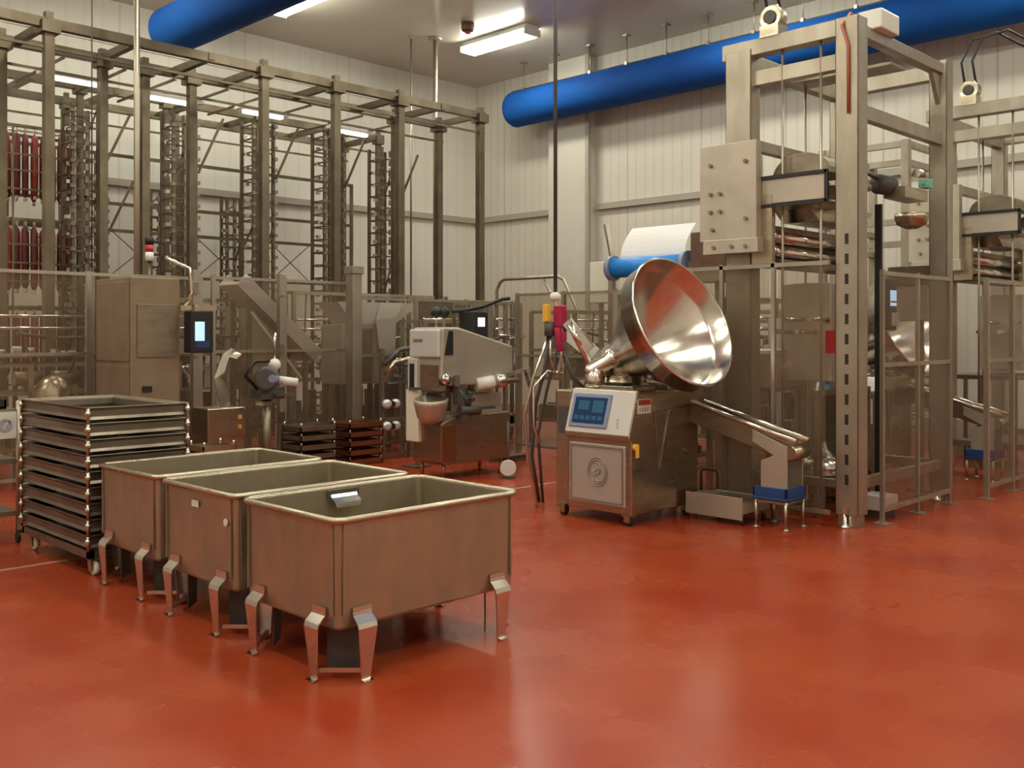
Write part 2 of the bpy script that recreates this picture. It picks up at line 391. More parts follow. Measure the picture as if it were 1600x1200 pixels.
# ================================================================== TRAY STACK
DX, DY = .68, 1.22
SX, SY = 2.58, 6.49
d = thing('tray_dolly', 'low wheeled steel dolly under the stack of trays', 'dolly', (SX, SY, 0))
m = MB().use('tray_steel')
for y in (.02, DY-.02): m.bar((0, y, .145), (DX, y, .145), .04, .05)
for x in (.02, DX-.02): m.bar((x, 0, .145), (x, DY, .145), .04, .05)
m.bar((DX/2, 0, .145), (DX/2, DY, .145), .03, .03); m.build('frame', 'tray_steel', d)
for x in (.06, DX-.06):
    for y in (.07, DY-.07):
        c = MB().use('steel').box(x-.04, x+.04, y-.04, y+.04, .108, .12)
        c.hexa([(x-.03, y-.045, .03), (x-.022, y-.045, .03), (x-.022, y+.01, .03), (x-.03, y+.01, .03), (x-.03, y-.03, .11), (x-.022, y-.03, .11), (x-.022, y+.03, .11), (x-.03, y+.03, .11)])
        c.hexa([(x+.022, y-.045, .03), (x+.03, y-.045, .03), (x+.03, y+.01, .03), (x+.022, y+.01, .03), (x+.022, y-.03, .11), (x+.03, y-.03, .11), (x+.03, y+.03, .11), (x+.022, y+.03, .11)])
        cc = c.build('caster', 'steel', d)
        MB().lathe((x-.016, y-.02, .05), (1, 0, 0), [(0, .04), (.004, .05), (.028, .05), (.032, .04)], 20).build('wheel', 'white', cc)
def tray(z, label):
    t = thing('stacking_tray', label, 'tray', (SX, SY, z), group='stacked steel trays')
    m = MB().use('tray_steel'); h = .092
    for (p, q, nx, ny) in (((0, 0), (DX, 0), 0, -1), ((0, DY), (DX, DY), 0, 1), ((0, 0), (0, DY), -1, 0), ((DX, 0), (DX, DY), 1, 0)):
        prof = [(.012, h), (0.004, h-.004), (-.010, h-.02), (-.012, .03), (.0, .012), (-.02, .002)]
        def pt(q2, o, z): return (q2[0]+nx*o, q2[1]+ny*o, z)
        m.sheet([(pt(p, o, zz), pt(q, o, zz)) for o, zz in prof], .004)
    m.box(.02, DX-.02, .02, DY-.02, .002, .008); m.build('tray_pan', 'tray_steel', t)
    for x in (-.004, DX+.004):
        for y in (-.004, DY+.004):
            p = MB().tube((x, y, -.012), (x, y, .088), .012, 8).build('corner_post', 'steel', t)
            MB().sph((x, y, .052), .021, 12).build('knob', 'steel_bright', p)
    return t
NT = 9
t0 = tray(.182, 'lowest steel tray of the stack, resting on the wheeled dolly')
names = ['second', 'third', 'fourth', 'fifth', 'sixth', 'seventh', 'eighth']
for k in range(1, NT):
    lb = 'topmost steel tray of the stack' if k == NT-1 else f'{names[k-1]} steel tray from the bottom of the stack'
    dup(t0, (SX, SY, .182+k*.1045), label=lb)
tt = MB(); tt.box(0, .3, 0, .2, 0, .012); tt.bar((.02, .1, .03), (.28, .14, .03), .03, .02); tt.bar((.05, .02, .012+.015), (.05, .2, .027), .02, .02)

# ================================================================== LEFT EDGE CART
t = thing('utility_cart', 'tall steel cart frame with white plate at the left edge beside the tray stack', 'cart', (2.64, 7.98, 0))
m = MB()
for x in (0, -.62):
    for y in (0, .5): m.tube((x, y, .10), (x, y, 1.08), .016)
for z in (.22, .62, 1.0):
    for y in (0, .5): m.bar((-.62, y, z), (0, y, z), .025, .025)
    for x in (0, -.62): m.bar((x, 0, z), (x, .5, z), .025, .025)
m.build('frame', 'frame', t)
for z in (.22, .62, 1.0): MB().box(-.62, 0, 0, .5, z+.012, z+.02).build('shelf', 'steel_dull', t)
s = MB().box(-.66, -.02, -.03, -.017, .80, 1.0).build('sign_plate', 'white', t, label='white plate with a round grey print')
m = MB()
m.rings([[(-.10+.05*math.cos(a)*k, -.0325+dy, .90+.05*math.sin(a)*k) for a in [2*math.pi*i/20 for i in range(20)]] for k, dy in ((1, 0), (1, -.002), (.62, -.002), (.62, 0))], False, False, True)
for k in range(5): m.cbox((-.12+.012*k, -.0335, .90+.02*math.sin(k*2)), (.008, .002, .03))
m.build('print', 'glyph', s)
for x in (0, -.62):
    for y in (0, .5):
        c = MB().cbox((x, y, .085), (.05, .05, .03)).build('caster', 'steel', t)
        MB().lathe((x-.014, y, .04), (1, 0, 0), [(0, .03), (.004, .04), (.024, .04), (.028, .03)], 16).build('wheel', 'black', c)
b = thing('tool_tray', 'black open tray of small steel parts on top of the left edge cart', 'tray', (2.31, 8.2, 1.022))
MB().use('black').box(-.26, .26, -.18, .18, 0, .015).box(-.26, .26, -.18, -.165, 0, .07).box(-.26, .26, .165, .18, 0, .07).box(-.26, -.245, -.18, .18, 0, .07).box(.245, .26, -.18, .18, 0, .07).build('tray', 'black', b)
m = MB()
for k in range(9): 
    x, y = random.uniform(-.2, .2), random.uniform(-.12, .12); m.bar((x-.04, y-.05, .05), (x+.05, y+.06, .085), .02, .02)
m.build('steel_parts', 'steel_bright', b, kind='stuff')

# ================================================================== FILLER MACHINE
def filler(loc, label, cabcol='steel'):
    t = thing('filling_machine', label, 'machine', loc)
    H = 1.10
    prof = [(0, .10), (.95, .10), (.95, H), (.13, H), (.115, H+.02), (.085, H+.02), (-.03, .745), (-.03, .715), (0, .70)]
    MB().prism(prof, 'y', 0, .70).build('cabinet', 'steel', t, .008)
    MB().use('steel').box(.05, .95, .70, .88, .10, H).build('side_cabinet', 'steel', t, .012)
    MB().box(.042, .052, .73, .85, .72, .96).build('control_inset', 'dark', t, .003, label='dark recessed panel')
    # slanted console fascia
    n = V((-.375, 0, .115)); n = V((-(H+.02-.745), 0, .115)).normalized(); up = V((.115, 0, H+.02-.745)).normalized(); yv = V((0, 1, 0))
    o = V((-.03, 0, .745))
    def P(y, s, e): return o + yv*y + up*s + n*e
    def slab(mb, y0, y1, s0, s1, e0, e1): return mb.hexa([P(y0,s0,e0), P(y1,s0,e0), P(y1,s1,e0), P(y0,s1,e0), P(y0,s0,e1), P(y1,s0,e1), P(y1,s1,e1), P(y0,s1,e1)])
    fas = slab(MB(), .004, .696, .004, .385, 0, .012).build('console_fascia', 'panelwhite', t, .006)
    bz = slab(MB(), .24, .66, .05, .345, .010, .026).build('screen_bezel', 'bezel', fas, .008)
    scn = MB().use('screen'); slab(scn, .275, .625, .085, .31, .024, .029)
    scn.use('screenmark')
    for k in range(5): slab(scn, .30+.065*k, .345+.065*k, .115, .15, .029, .0305)
    slab(scn, .30, .42, .18, .285, .029, .0305); slab(scn, .46, .58, .20, .28, .029, .0305)
    scn.build('touch_screen', 'screen', fas)
    g = MB().use('glyph')
    for k in range(3): slab(g, .12+.006*k, .14+.006*k, .06+.03*k, .085+.03*k, .012, .0135)
    g.build('printed_symbol', 'glyph', fas)
    # front door
    dr = MB().box(-.016, 0, .05, .665, .16, .665).build('front_door', 'door', t, .02)
    m = MB().use('emboss')
    m.bar((-.019, .05+.03, .64), (-.019, .64, .64), .006, .012); m.bar((-.019, .08, .185), (-.019, .64, .185), .006, .012)
    m.bar((-.019, .08, .185), (-.019, .08, .64), .012, .006); m.bar((-.019, .64, .185), (-.019, .64, .64), .012, .006)
    m.build('door_bead', 'emboss', dr)
    m = MB().use('emboss'); cy, cz = .345, .43
    def ring(rx, rz, a0=0, a1=360, n=28, r=.0045, oy=0, oz=0):
        pts = [(-.018, cy+oy+rx*math.cos(math.radians(a0+(a1-a0)*i/n)), cz+oz+rz*math.sin(math.radians(a0+(a1-a0)*i/n))) for i in range(n+(0 if a1-a0 == 360 else 1))]
        m.path(pts, r, 6, closed=(a1-a0 == 360))
    ring(.105, .12); ring(.085, .098); ring(.045, .05, 60, 330, oy=.015, oz=.025); ring(.045, .05, 240, 500, oy=-.012, oz=-.028, n=20)
    m.build('embossed_emblem', 'emboss', dr, label='round embossed emblem with curved strokes')
    # side details
    sd = MB().use('steel_dull').prism([(.30, .94), (.50, .94), (.36, .44)], 'y', -.012, 0).build('side_wedge', 'steel_dull', t, .003)
    m = MB().use('steel_bright').bar((.50, -.014, .94), (.37, -.014, .45), .008, .012).bar((.50, -.014, .94), (.93, -.014, .955), .006, .008); m.build('seam_strip', 'steel_bright', t)
    m = MB().use('white').box(.08, .26, -.004, 0, .93, 1.05).use('glyphred').box(.09, .25, -.0055, -.004, 1.0, 1.045).use('glyph')
    for k in range(4): m.box(.10+.035*k, .12+.035*k, -.0055, -.004, .945, .98)
    m.build('warning_label', 'white', t, label='white and dark red label')
    MB().use('yellow').tube((.035, -.03, .66), (.035, 0, .66), .028, 14).cbox((.035, -.035, .63), (.03, .02, .11)).build('door_latch', 'yellow', t, .004, label='yellow latch')
    for x, y in ((.07, .08), (.07, .80), (.88, .08), (.88, .80)):
        f = MB().use('steel').cbox((x, y, .09), (.09, .09, .025)).cbox((x-.028, y, .06), (.008, .06, .06)).cbox((x+.028, y, .06), (.008, .06, .06)).build('caster', 'steel', t)
        MB().lathe((x-.02, y, .042), (1, 0, 0), [(0, .034), (.004, .042), (.036, .042), (.04, .034)], 18).build('wheel', 'black', f)
    # top deck : pump housing and neck
    m = MB().use('steel')
    m.lathe((.52, .50, H), (0, 0, 1), [(0, .26), (.05, .26), (.06, .21), (.12, .19), (.14, .15)], 28)
    m.box(.14, .46, .10, .45, H, H+.05); m.box(.62, .9, .08, .7, H, H+.06)
    m.build('pump_base', 'steel', t, .006)
    m = MB().use('steel_bright'); m.lathe((.26, .60, H+.02), (0, 0, 1), [(0, .09), (.03, .10), (.10, .10), (.16, .07), (.20, .03)], 22); m.lathe((.20, .66, H+.13), (.6, -.5, .45), [(0, .05), (.05, .075), (.22, .075), (.26, .10), (.30, .10)], 20)
    m.build('outlet_elbow', 'steel_bright', t)
    m = MB().use('black').cbox((.2, .3, H+.062), (.12, .2, .022)); m.build('rubber_pad', 'black', t)
    # swivel arm of the hopper
    # hopper
    axis = V((-.05, -.90, .40)).normalized()
    rimc = V((6.84-6.37, 4.80-4.99, 1.70)); Ls = .78; a0 = rimc - axis*Ls
    outer = [(-.14, .10), (-.12, .15), (-.04, .155), (0, .15), (.10, .20), (.60, .545), (.615, .575), (.76, .580), (.775, .595), (.785, .585)]
    inner = [(.78, .570), (.62, .562), (.60, .530), (.10, .185), (.02, .12), (.02, .01)]
    hp = MB().use('steel_bright').lathe(a0, axis, outer+inner, 64, cap=True).build('hopper', 'steel_bright', t, label='polished tilted cone hopper')
    MB().lathe(a0, axis, [(.10, .03), (.30, .035), (.33, .02)], 16).build('feed_screw', 'steel', hp)
    nb = a0 - axis*.10
    m = MB().use('steel'); m.lathe(nb - axis*.20, axis, [(0, .06), (.02, .12), (.10, .14), (.20, .14), (.24, .11)], 26)
    m.bar((.52, .50, H+.10), nb - axis*.10, .16, .14)
    m.lathe((.52, .50, H+.10), (0, 0, 1), [(0, .15), (.12, .15), (.17, .09)], 22)
    m.bar(nb + V((.05, .02, -.02)), (.75, .2, H+.06), .05, .05)
    m.build('hopper_neck', 'steel', t)
    m = MB().use('steel_bright'); q = V((.22, .74, H+.18)); m.path([nb-axis*.15, nb-axis*.27+V((0, 0, .03)), q+V((.02, .02, .22)), q+V((-.03, .1, .40))], .035, 10)
    m.bar(q+V((-.03, .13, .42)), q+V((.06, -.06, .17)), .05, .09); m.build('swing_lever', 'steel_bright', t)
    return t
filler((6.37, 4.99, 0), 'steel filling machine with big tilted cone hopper and blue touch screen, nearest of two')
filler((10.27, 4.74, 0), 'second filling machine with cone hopper, half hidden behind the posts at right')

# link discharge conveyor
def conveyor(loc, label, tag2=''):
    t = thing('discharge_conveyor', label, 'conveyor', loc)   # origin below lower end, rises along +Y
    p, q = V((0, .95, .90)), V((0, -.04, .63))
    d, a, b = basis(q-p); up = V((0, 0, 1)); up = (up - d*up.dot(d)).normalized()
    m = MB().use('steel_dull')
    m.bar(p, q, .20, .16)
    m.build('chute_body', 'steel_dull', t, .01)
    for s in (-1, 1):
        e = V((s*.10, 0, 0)); MB().tube(p+e+up*.10, q+e+up*.10+d*.02, .022, 12).build('guide_roller', 'steel_bright', t)
    MB().tube(q+V((-.13, 0, 0))-up*.0, q+V((.13, 0, 0)), .055, 18).build('end_drum', 'steel', t)
    MB().prism([(.10, .60), (.30, .70), (.30, .80), (-.02, .68), (-.02, .255), (.22, .255), (.22, .55)][::-1], 'x', -.135, -.125).build('side_plate', 'beige', t, .003)
    MB().prism([(.10, .60), (.30, .70), (.30, .80), (-.02, .68), (-.02, .255), (.22, .255), (.22, .55)][::-1], 'x', .115, .125).build('side_plate', 'beige', t, .003)
    m = MB().use('blue').box(-.16, .16, -.03, .28, .235, .26).box(-.16, .16, -.03, -.01, .26, .34).box(-.16, -.14, -.03, .28, .26, .34).box(.14, .16, -.03, .28, .26, .34).box(-.16, .16, .26, .28, .26, .34)
    m.build('catch_tray', 'blue', t, .005, label='blue catch tray')
    m = MB().use('steel')
    for x, y in ((-.14, -.01), (.14, -.01), (-.14, .26), (.14, .26)):
        m.tube((x, y, .0), (x, y, .236), .014, 8); m.lathe((x, y, 0), (0, 0, 1), [(0, .03), (.01, .03), (.02, .015)], 12)
    m.bar((-.14, -.01, .22), (.14, -.01, .22), .02); m.bar((-.14, .26, .22), (.14, .26, .22), .02); m.bar((-.14, -.01, .22), (-.14, .26, .22), .02); m.bar((.14, -.01, .22), (.14, .26, .22), .02)
    m.build('stand', 'steel', t)
    return t
conveyor((7.30, 4.05, 0), 'sloping steel discharge conveyor with blue catch tray beside the front filling machine')
conveyor((11.2, 3.80, 0), 'sloping steel discharge conveyor with blue catch tray at the far right')

# floor platform beside machine
t = thing('machine_plinth', 'low steel box plinth on the floor at the right of the front filling machine', 'plinth', (7.36, 4.42, 0))
m = MB().use('beige').box(-.30, -.29, -.04, .52, .05, .235).box(-.29, .14, -.04, .48, .19, .205).box(-.29, .14, -.04, -.03, .10, .20).build('box_body', 'beige', t, .003)
m = MB().use('steel').box(-.29, .0, -.04, .52, .205, .215)
for x, y in ((-.25, 0), (.1, 0), (-.25, .45), (.1, .45)): m.tube((x, y, 0), (x, y, .2), .018, 10)
m.build('base_frame', 'steel', t)
t = thing('bent_pipe_stand', 'small dark bent pipe handle behind the front filling machine', 'handle', (7.75, 5.25, 0))
MB().use('dark').path([(0, 0, 0), (0, 0, .30), (.0, -.02, .33), (0, -.16, .33), (0, -.18, .30), (0, -.18, .12)], .015).cbox((0, 0, .01), (.1, .1, .02)).cbox((0, -.18, .12), (.05, .05, .08)).build('pipe', 'dark', t)

# ================================================================== LIFT GANTRY
def gantry(loc, label, full=True):
    t = thing('lift_gantry', label, 'lift', loc)
    Zt = 4.2
    def post(x, y, w, wy, top=Zt, slots=False):
        m = MB().use('frame')
        # C channel
        m.box(x-w/2, x-w/2+.012, y-wy/2, y+wy/2, .10, top); m.box(x-w/2, x+w/2, y-wy/2, y-wy/2+.012, .10, top); m.box(x-w/2, x+w/2, y+wy/2-.012, y+wy/2, .10, top)
        m.box(x-w*.18, x+w/2-.012, y-wy/2+.02, y+wy/2-.02, .10, top-.02)
        p = m.build('post', 'frame', t, .004)
        if slots:
            s = MB(); z = .35
            while z < 2.35: s.box(x-w/2-.003, x-w/2+.001, y-.015, y+.015, z, z+.085); z += .165
            s.build('slot_strip', 'black', p)
        MB().use('steel').cbox((x, y, .05), (w*.8, wy*.8, .12)).build('post_base', 'steel', p)
        for dx in (-.5, .5):
            f = MB().use('steel_bright').lathe((x+dx*w*1.2, y-dx*.02, 0), (0, 0, 1), [(0, .05), (.015, .05), (.03, .02), (.16, .02)], 14).cbox((x+dx*w*.9, y, .14), (.09, .05, .05)).build('levelling_foot', 'steel_bright', p)
        return p
    post(0, 0, .17, .20, slots=True); post(0, 1.03, .16, .26, 4.12); post(1.86, 0, .15, .17); post(1.86, 1.03, .14, .16)
    def beam(p, q, w, h): MB().bar(p, q, w, h).build('beam', 'frame', t, .004)
    beam((0, -.09, 4.13), (0, 1.20, 4.13), .14, .14); beam((.02, 0, 3.86), (.02, .95, 3.86), .10, .13); beam((1.86, -.05, 4.10), (1.86, 1.1, 4.10), .12, .14)
    beam((.05, 0, 4.12), (1.86, 0, 4.12), .10, .10); beam((.05, 0, 3.45), (1.86, 0, 3.45), .08, .12); beam((.05, 1.03, 4.05), (1.86, 1.03, 4.05), .10, .14)
    beam((.05, 1.0, 3.3), (1.86, 1.0, 3.3), .08, .10)
    MB().prism([(1.78, 4.07), (1.78, 3.78), (1.60, 4.07)], 'y', -.02, .02).build('gusset', 'frame', t)
    beam((.9, .0, 3.98), (.9, 1.0, 3.98), .3, .03)
    # drive motor with fins
    mo = MB().use('white').box(.30, .66, -.12, .10, 4.17, 4.34).build('drive_motor', 'white', t, .015, label='white drive motor box')
    m = MB().use('dark')
    for k in range(7): m.box(.66, .685, -.10, .08, 4.18+.022*k, 4.19+.022*k)
    m.build('cooling_fins', 'dark', mo)
    # pulley set
    m = MB().use('steel').cbox((0, .72, 4.24), (.16, .18, .1)); m.lathe((-.06, .72, 4.36), (1, 0, 0), [(0, .10), (.02, .11), (.10, .11), (.12, .10)], 24); m.cbox((0, .72, 4.40), (.05, .12, .14)); m.use('dark').lathe((-.075, .72, 4.36), (1, 0, 0), [(0, .06), (.01, .06)], 16); m.build('pulley', 'steel', t)
    m = MB().use('black')
    for dy in (.0, .12): m.path([(0, .66+dy, 4.44), (0, .70+dy, 4.7), (.05, .60+dy, 4.95), (.1, .35+dy, 5.0), (.15, .15+dy, 4.85), (.3, .0+dy*.5, 4.7), (.45, 0, 4.49)], .014)
    m.path([(.45, 0, 4.49), (.5, .0, 4.9), (.6, -.1, 5.5), (.6, -.1, 7.3)], .014)
    m.build('supply_cable', 'black', t)
    MB().path([(-.10, -.02, 3.4), (-.10, -.02, 3.95), (-.11, .03, 4.12), (-.02, 0, 4.24), (.1, 0, 4.22)], .012).build('red_cable', 'cable_red', t, label='red cable')
    # lift chain rods
    for x, y in ((-.02, .62), (-.02, .26), (.9, .9)): MB().tube((x, y, .14), (x, y, 4.08), .012, 8).build('guide_rod', 'frame', t)
    # carriage
    c = MB().use('beige').box(-.22, -.13, .76, 1.34, 2.42, 3.28).box(-.23, -.13, .74, 1.30, 2.30, 2.43).box(-.13, .13, .90, 1.18, 2.4, 3.2).build('carriage_plate', 'beige', t, .006)
    for y, z in ((.86, 3.1), (1.22, 3.1), (1.22, 2.84), (1.12, 2.84), (1.12, 2.68), (1.22, 2.68), (1.2, 2.52), (.86, 2.36), (1.0, 2.36), (1.18, 2.36), (.86, 2.6)): MB().tube((-.245, y, z), (-.21, y, z), .018, 10).build('bolt', 'steel_dull', c)
    fr = MB().use('steel').box(-.12, 1.7, .78, .86, 2.78, 2.95).box(-.10, .56, .16, .78, 2.70, 2.72).box(.56, .60, .16, .78, 2.72, 2.93)
    fr.build('lift_fork', 'steel', t, .004)
    fp = MB().use('beige').box(-.125, -.105, .17, .76, 2.72, 2.93).build('front_plate', 'beige', t, .003)
    MB().use('black').bar((-.13, .15, 2.945), (-.13, .76, 2.945), .022, .03).bar((-.13, .15, 2.70), (-.13, .76, 2.70), .022, .03).bar((-.13, .155, 2.69), (-.13, .155, 2.955), .03, .022).build('rubber_seal', 'black', fp)
    MB().use('steel_dull').prism([(.20+.28*(1-math.cos(math.pi*i/12)), 2.96+.20*math.sin(math.pi*i/12)) for i in range(13)], 'x', .05, .5).build('domed_hood', 'steel_dull', t, .004)
    m = MB().use('steel'); m.prism([(.15, 2.76), (1.5, 2.76), (1.2, 2.60), (.4, 2.60)], 'y', .5, .86); m.build('tilt_bracket', 'steel', t, .01)
    for z, r in ((2.45, .055), (2.32, .05)): MB().tube((-.05, .74, z), (1.62, .74, z-.02), r, 14).build('roller', 'steel_bright', t)
    for x in (-.10, 1.60): MB().use('steel').box(x-.03, x+.03, .66, .86, 2.20, 2.80).build('end_bracket', 'steel', t, .004)
    m = MB().use('steel_dull').box(0, 1.6, .80, .9, 2.18, 2.56).box(0, 1.6, .62, .82, 2.18, 2.24); m.build('cross_slide', 'steel_dull', t, .004)
    m = MB().use('dark'); m.lathe((.9, .2, 2.95), (1, -.2, 0), [(0, .03), (.02, .09), (.2, .09), (.22, .05)], 18); m.build('gear_motor', 'dark', t)
    m = MB().use('steel').lathe((.65, .3, 2.87), (0, 0, 1), [(0, .16), (.05, .16), (.07, .1), (.14, .1)], 20).path([(.2, .5, 2.95), (.4, .4, 3.12), (.7, .3, 3.1), (.9, .2, 3.0)], .02).cbox((1.3, .1, 2.88), (.5, .2, .1)); m.build('drive_head', 'steel', t)
    MB().use('green').cbox((.62, .2, 3.05), (.09, .09, .08)).build('pneumatic_fitting', 'green', t, label='pale green fitting')
    m = MB().use('green').cbox((1.45, -.02, 2.98), (.14, .08, .07)).tube((1.35, -.02, 2.98), (1.6, -.02, 3.03), .02).build('pneumatic_fitting', 'green', t, label='pale green fitting')
    m = MB().use('steel').lathe((1.30, .05, 2.56), (0, 0, 1), [(0, .05), (.04, .13), (.10, .15), (.14, .15)], 20).build('gripper', 'steel', t)
    # lower beams
    beam((.05, 0, .34), (1.86, 0, .34), .06, .09); beam((0, .1, .34), (0, .9, .34), .05, .07); beam((1.86, .05, .34), (1.86, 1.0, .34), .06, .08)
    return t
gantry((7.73, 3.76, 0), 'tall steel lift frame with carriage standing behind the front filling machine')
gantry((11.63, 3.51, 0), 'second tall lift frame with carriage, cut off by the right edge')

# operator panel hanging by main post
t = thing('operator_panel', 'black operator panel with pale blue display on a post inside the lift frame', 'panel', (8.58, 3.90, 0))
m = MB().use('black').box(-.05, -.02, -.03, .03, 0, 2.75).box(-.02, .03, -.05, .05, 0, .02); m.build('stand_post', 'black', t)
h = MB().use('black').box(-.02, .14, -.09, .05, 1.62, 2.08).build('display_housing', 'black', t, .01)
MB().use('screenlit').box(.0, .12, -.095, -.088, 1.84, 1.98).use('dark').box(.0, .12, -.096, -.089, 1.87, 1.885).build('display', 'screenlit', h)
MB().use('steel_bright').box(.01, .12, -.12, -.09, 1.66, 1.78).build('keypad', 'steel_bright', h, .004)

# guard fences -------------------------------------------------------------
def fence(p, q, h, label, n, rails=(), zb=.12, pm='clear', group=None, skip=(), pw=.045):
    p, q = V((*p, 0)), V((*q, 0)); t = thing('guard_fence', label, 'fence', p)
    e = q-p; L = e.length; u = e.normalized(); 
    for i in range(n+1):
        a = u*(L*i/n)
        if i in skip: continue
        m = MB().use('frame'); m.bar(a+V((0, 0, 0)), a+V((0, 0, h+.03)), pw); m.cbox((a.x, a.y, .006), (.12, .12, .012)); m.build('post', 'frame', t)
    for z in (h,)+tuple(rails)+(zb,):
        MB().bar(V((0, 0, z)), e+V((0, 0, z)), .035).build('rail', 'frame', t)
    for i in range(n):
        a, b = u*(L*i/n+.04), u*(L*(i+1)/n-.04)
        MB().hexa([a+V((0,0,zb+.02)), b+V((0,0,zb+.02)), b+u.cross(V((0,0,1)))*.006+V((0,0,zb+.02)), a+u.cross(V((0,0,1)))*.006+V((0,0,zb+.02)),
                   a+V((0,0,h-.02)), b+V((0,0,h-.02)), b+u.cross(V((0,0,1)))*.006+V((0,0,h-.02)), a+u.cross(V((0,0,1)))*.006+V((0,0,h-.02))]).build('clear_panel', pm, t)
    return t
fence((7.57, 3.87), (7.57, 5.42), 2.18, 'clear guard fence between the lift posts, beside the wide left column', 3, skip=(0,), pw=.035)
fence((8.0, 3.62), (9.42, 3.62), 2.1, 'clear guard fence on the right side of the front lift frame', 2, (1.33,), pw=.032)
fence((9.9, 3.45), (11.3, 3.45), 2.1, 'clear guard fence between the two lift frames', 2, (1.33,))
fence((2.9, 10.5), (5.44, 10.5), 2.22, 'clear guard fence at left in front of the hanging racks', 2, (1.38,))
fence((5.60, 10.5), (7.5, 10.5), 2.24, 'clear guard fence in the middle left, around the elevator chute', 2, (1.38,))
fence((7.68, 10.5), (10.5, 10.5), 2.05, 'clear guard fence behind the white housed clipping machine', 3, (1.3,))
fence((9.3, 6.7), (9.3, 9.2), 2.1, 'clear guard fence behind the front hopper, under the blue roller', 3, (1.3,))
# thick post at the fence corner
t = thing('fence_corner_post', 'thick square steel post at the fence corner behind the tubs', 'post', (7.45, 10.3, 0))
MB().use('frame').box(-.07, .07, -.07, .07, 0, 2.36).cbox((0, 0, 2.40), (.18, .18, .10)).cbox((0, 0, .01), (.24, .24, .02)).build('post_tube', 'frame', t, .006)
t = thing('gate_post', 'brown square steel post left of the elevator chute, with hinges', 'post', (6.35, 10.25, 0))
m = MB().use('frame').box(-.04, .04, -.04, .04, 0, 2.3).cbox((0, 0, .01), (.18, .18, .02)).build('post_tube', 'frame', t, .004)
for z in (.6, 1.4, 2.1): MB().cbox((-.02, -.05, z), (.06, .03, .12)).build('hinge', 'steel_bright', t)
t = thing('gate_post', 'square steel gate post right of the cabinet with the blue lit screen', 'post', (5.25, 10.25, 0))
m = MB().use('frame').box(-.04, .04, -.04, .04, 0, 2.3).cbox((0, 0, .01), (.18, .18, .02)).build('post_tube', 'frame', t, .004)
for z in (.6, 1.4, 2.1): MB().cbox((-.02, -.05, z), (.06, .03, .12)).build('hinge', 'steel_bright', t)

# machine inside the front lift frame
t = thing('transfer_unit', 'grey cabinet with rods and drum inside the front lift frame', 'machine', (7.98, 4.05, 0))
MB().use('beige').box(.2, .75, .12, .6, 1.16, 2.05).build('cabinet', 'beige', t, .01)
MB().use('beige').box(-.02, .55, .55, .85, 1.06, 1.45).build('gearbox', 'beige', t, .04)
m = MB().use('steel_dull').box(-.12, .9, .08, .12, 1.05, 1.10).box(-.12, .9, .8, .84, 1.05, 1.1)
for x in (-.1, .35, .88):
    for y in (.1, .82): m.bar((x, y, 0), (x, y, 1.06), .04)
m.box(-.12, .9, .08, .84, .28, .31)
m.build('table_frame', 'steel_dull', t)
for k in range(4): MB().tube((-.12, .15+.12*k, 1.72-.11*(k % 2)), (.25, .15+.12*k, 1.72-.11*(k % 2)), .022).build('cylinder_rod', 'steel_bright', t)
m = MB().use('steel_bright').lathe((.35, .3, .31), (0, 0, 1), [(0, .19), (.02, .21), (.12, .21), (.17, .12), (.24, .06), (.3, .05)], 24).build('drum', 'steel_bright', t)
for x in (-.02, .12, .26): MB().box(x, x+.07, .78, .82, .55, .92).build('bracket_plate', 'steel_bright', t, .003)
MB().use('red').box(.1, .2, .08, .12, 1.42, 1.62).build('red_cover', 'red', t, label='red cover')
t = thing('transfer_unit', 'grey cabinet with rods and drum behind the second hopper at right', 'machine', (12.2, 3.8, 0))
MB().use('beige').box(.2, .75, .12, .6, 1.16, 2.05).build('cabinet', 'beige', t, .01)
m = MB().use('steel_dull').box(-.12, .9, .08, .84, 1.05, 1.10).box(-.12, .9, .08, .84, .28, .31)
for x in (-.1, .35, .88):
    for y in (.1, .82): m.bar((x, y, 0), (x, y, 1.06), .04)
m.build('table_frame', 'steel_dull', t)
for k in range(4): MB().tube((-.12, .15+.12*k, 1.72-.11*(k % 2)), (.25, .15+.12*k, 1.72-.11*(k % 2)), .022).build('cylinder_rod', 'steel_bright', t)

# items between the lifts
t = thing('control_cabinet', 'dark steel cabinet on plinth standing behind the slotted post', 'cabinet', (9.0, 4.22, 0))
MB().use('steel_dull').box(-.1, .45, 0.05, .5, .12, 1.02).build('cabinet_body', 'steel_dull', t, .01)
MB().use('steel').box(-.12, .47, .0, .52, .02, .12).build('plinth', 'steel', t)
MB().use('white').box(.02, .18, .03, .05, .72, .96).build('notice_plate', 'white', t)
t = thing('step_box', 'small white box on the floor at the foot of the slotted post', 'box', (8.35, 3.95, 0))
MB().use('white').box(-.12, .12, -.26, -.02, .06, .19).build('lid_box', 'white', t, .006)
MB().use('dark').box(-.1, .1, -.24, -.04, 0, .06).build('base', 'dark', t)
t = thing('hanging_cabinet', 'grey box on a post below the sloped pipe, right of the black operator panel', 'cabinet', (9.15, 3.4, 0))
t.location = (10.0, 4.05, 0)
MB().use('beige').box(-.25, .25, -.1, .25, 1.72, 2.08).build('cabinet_body', 'beige', t, .01)
MB().use('steel_dull').box(-.03, .03, .05, .11, 0, 1.75).box(-.1, .1, -.02, .18, 0, .02).build('post', 'steel_dull', t)
m = MB().use('steel_dull'); m.prism([(-.3, 2.08), (.28, 2.08), (.28, 2.16), (-.3, 2.26)], 'y', -.14, .28); m.build('sloped_roof', 'steel_dull', t)

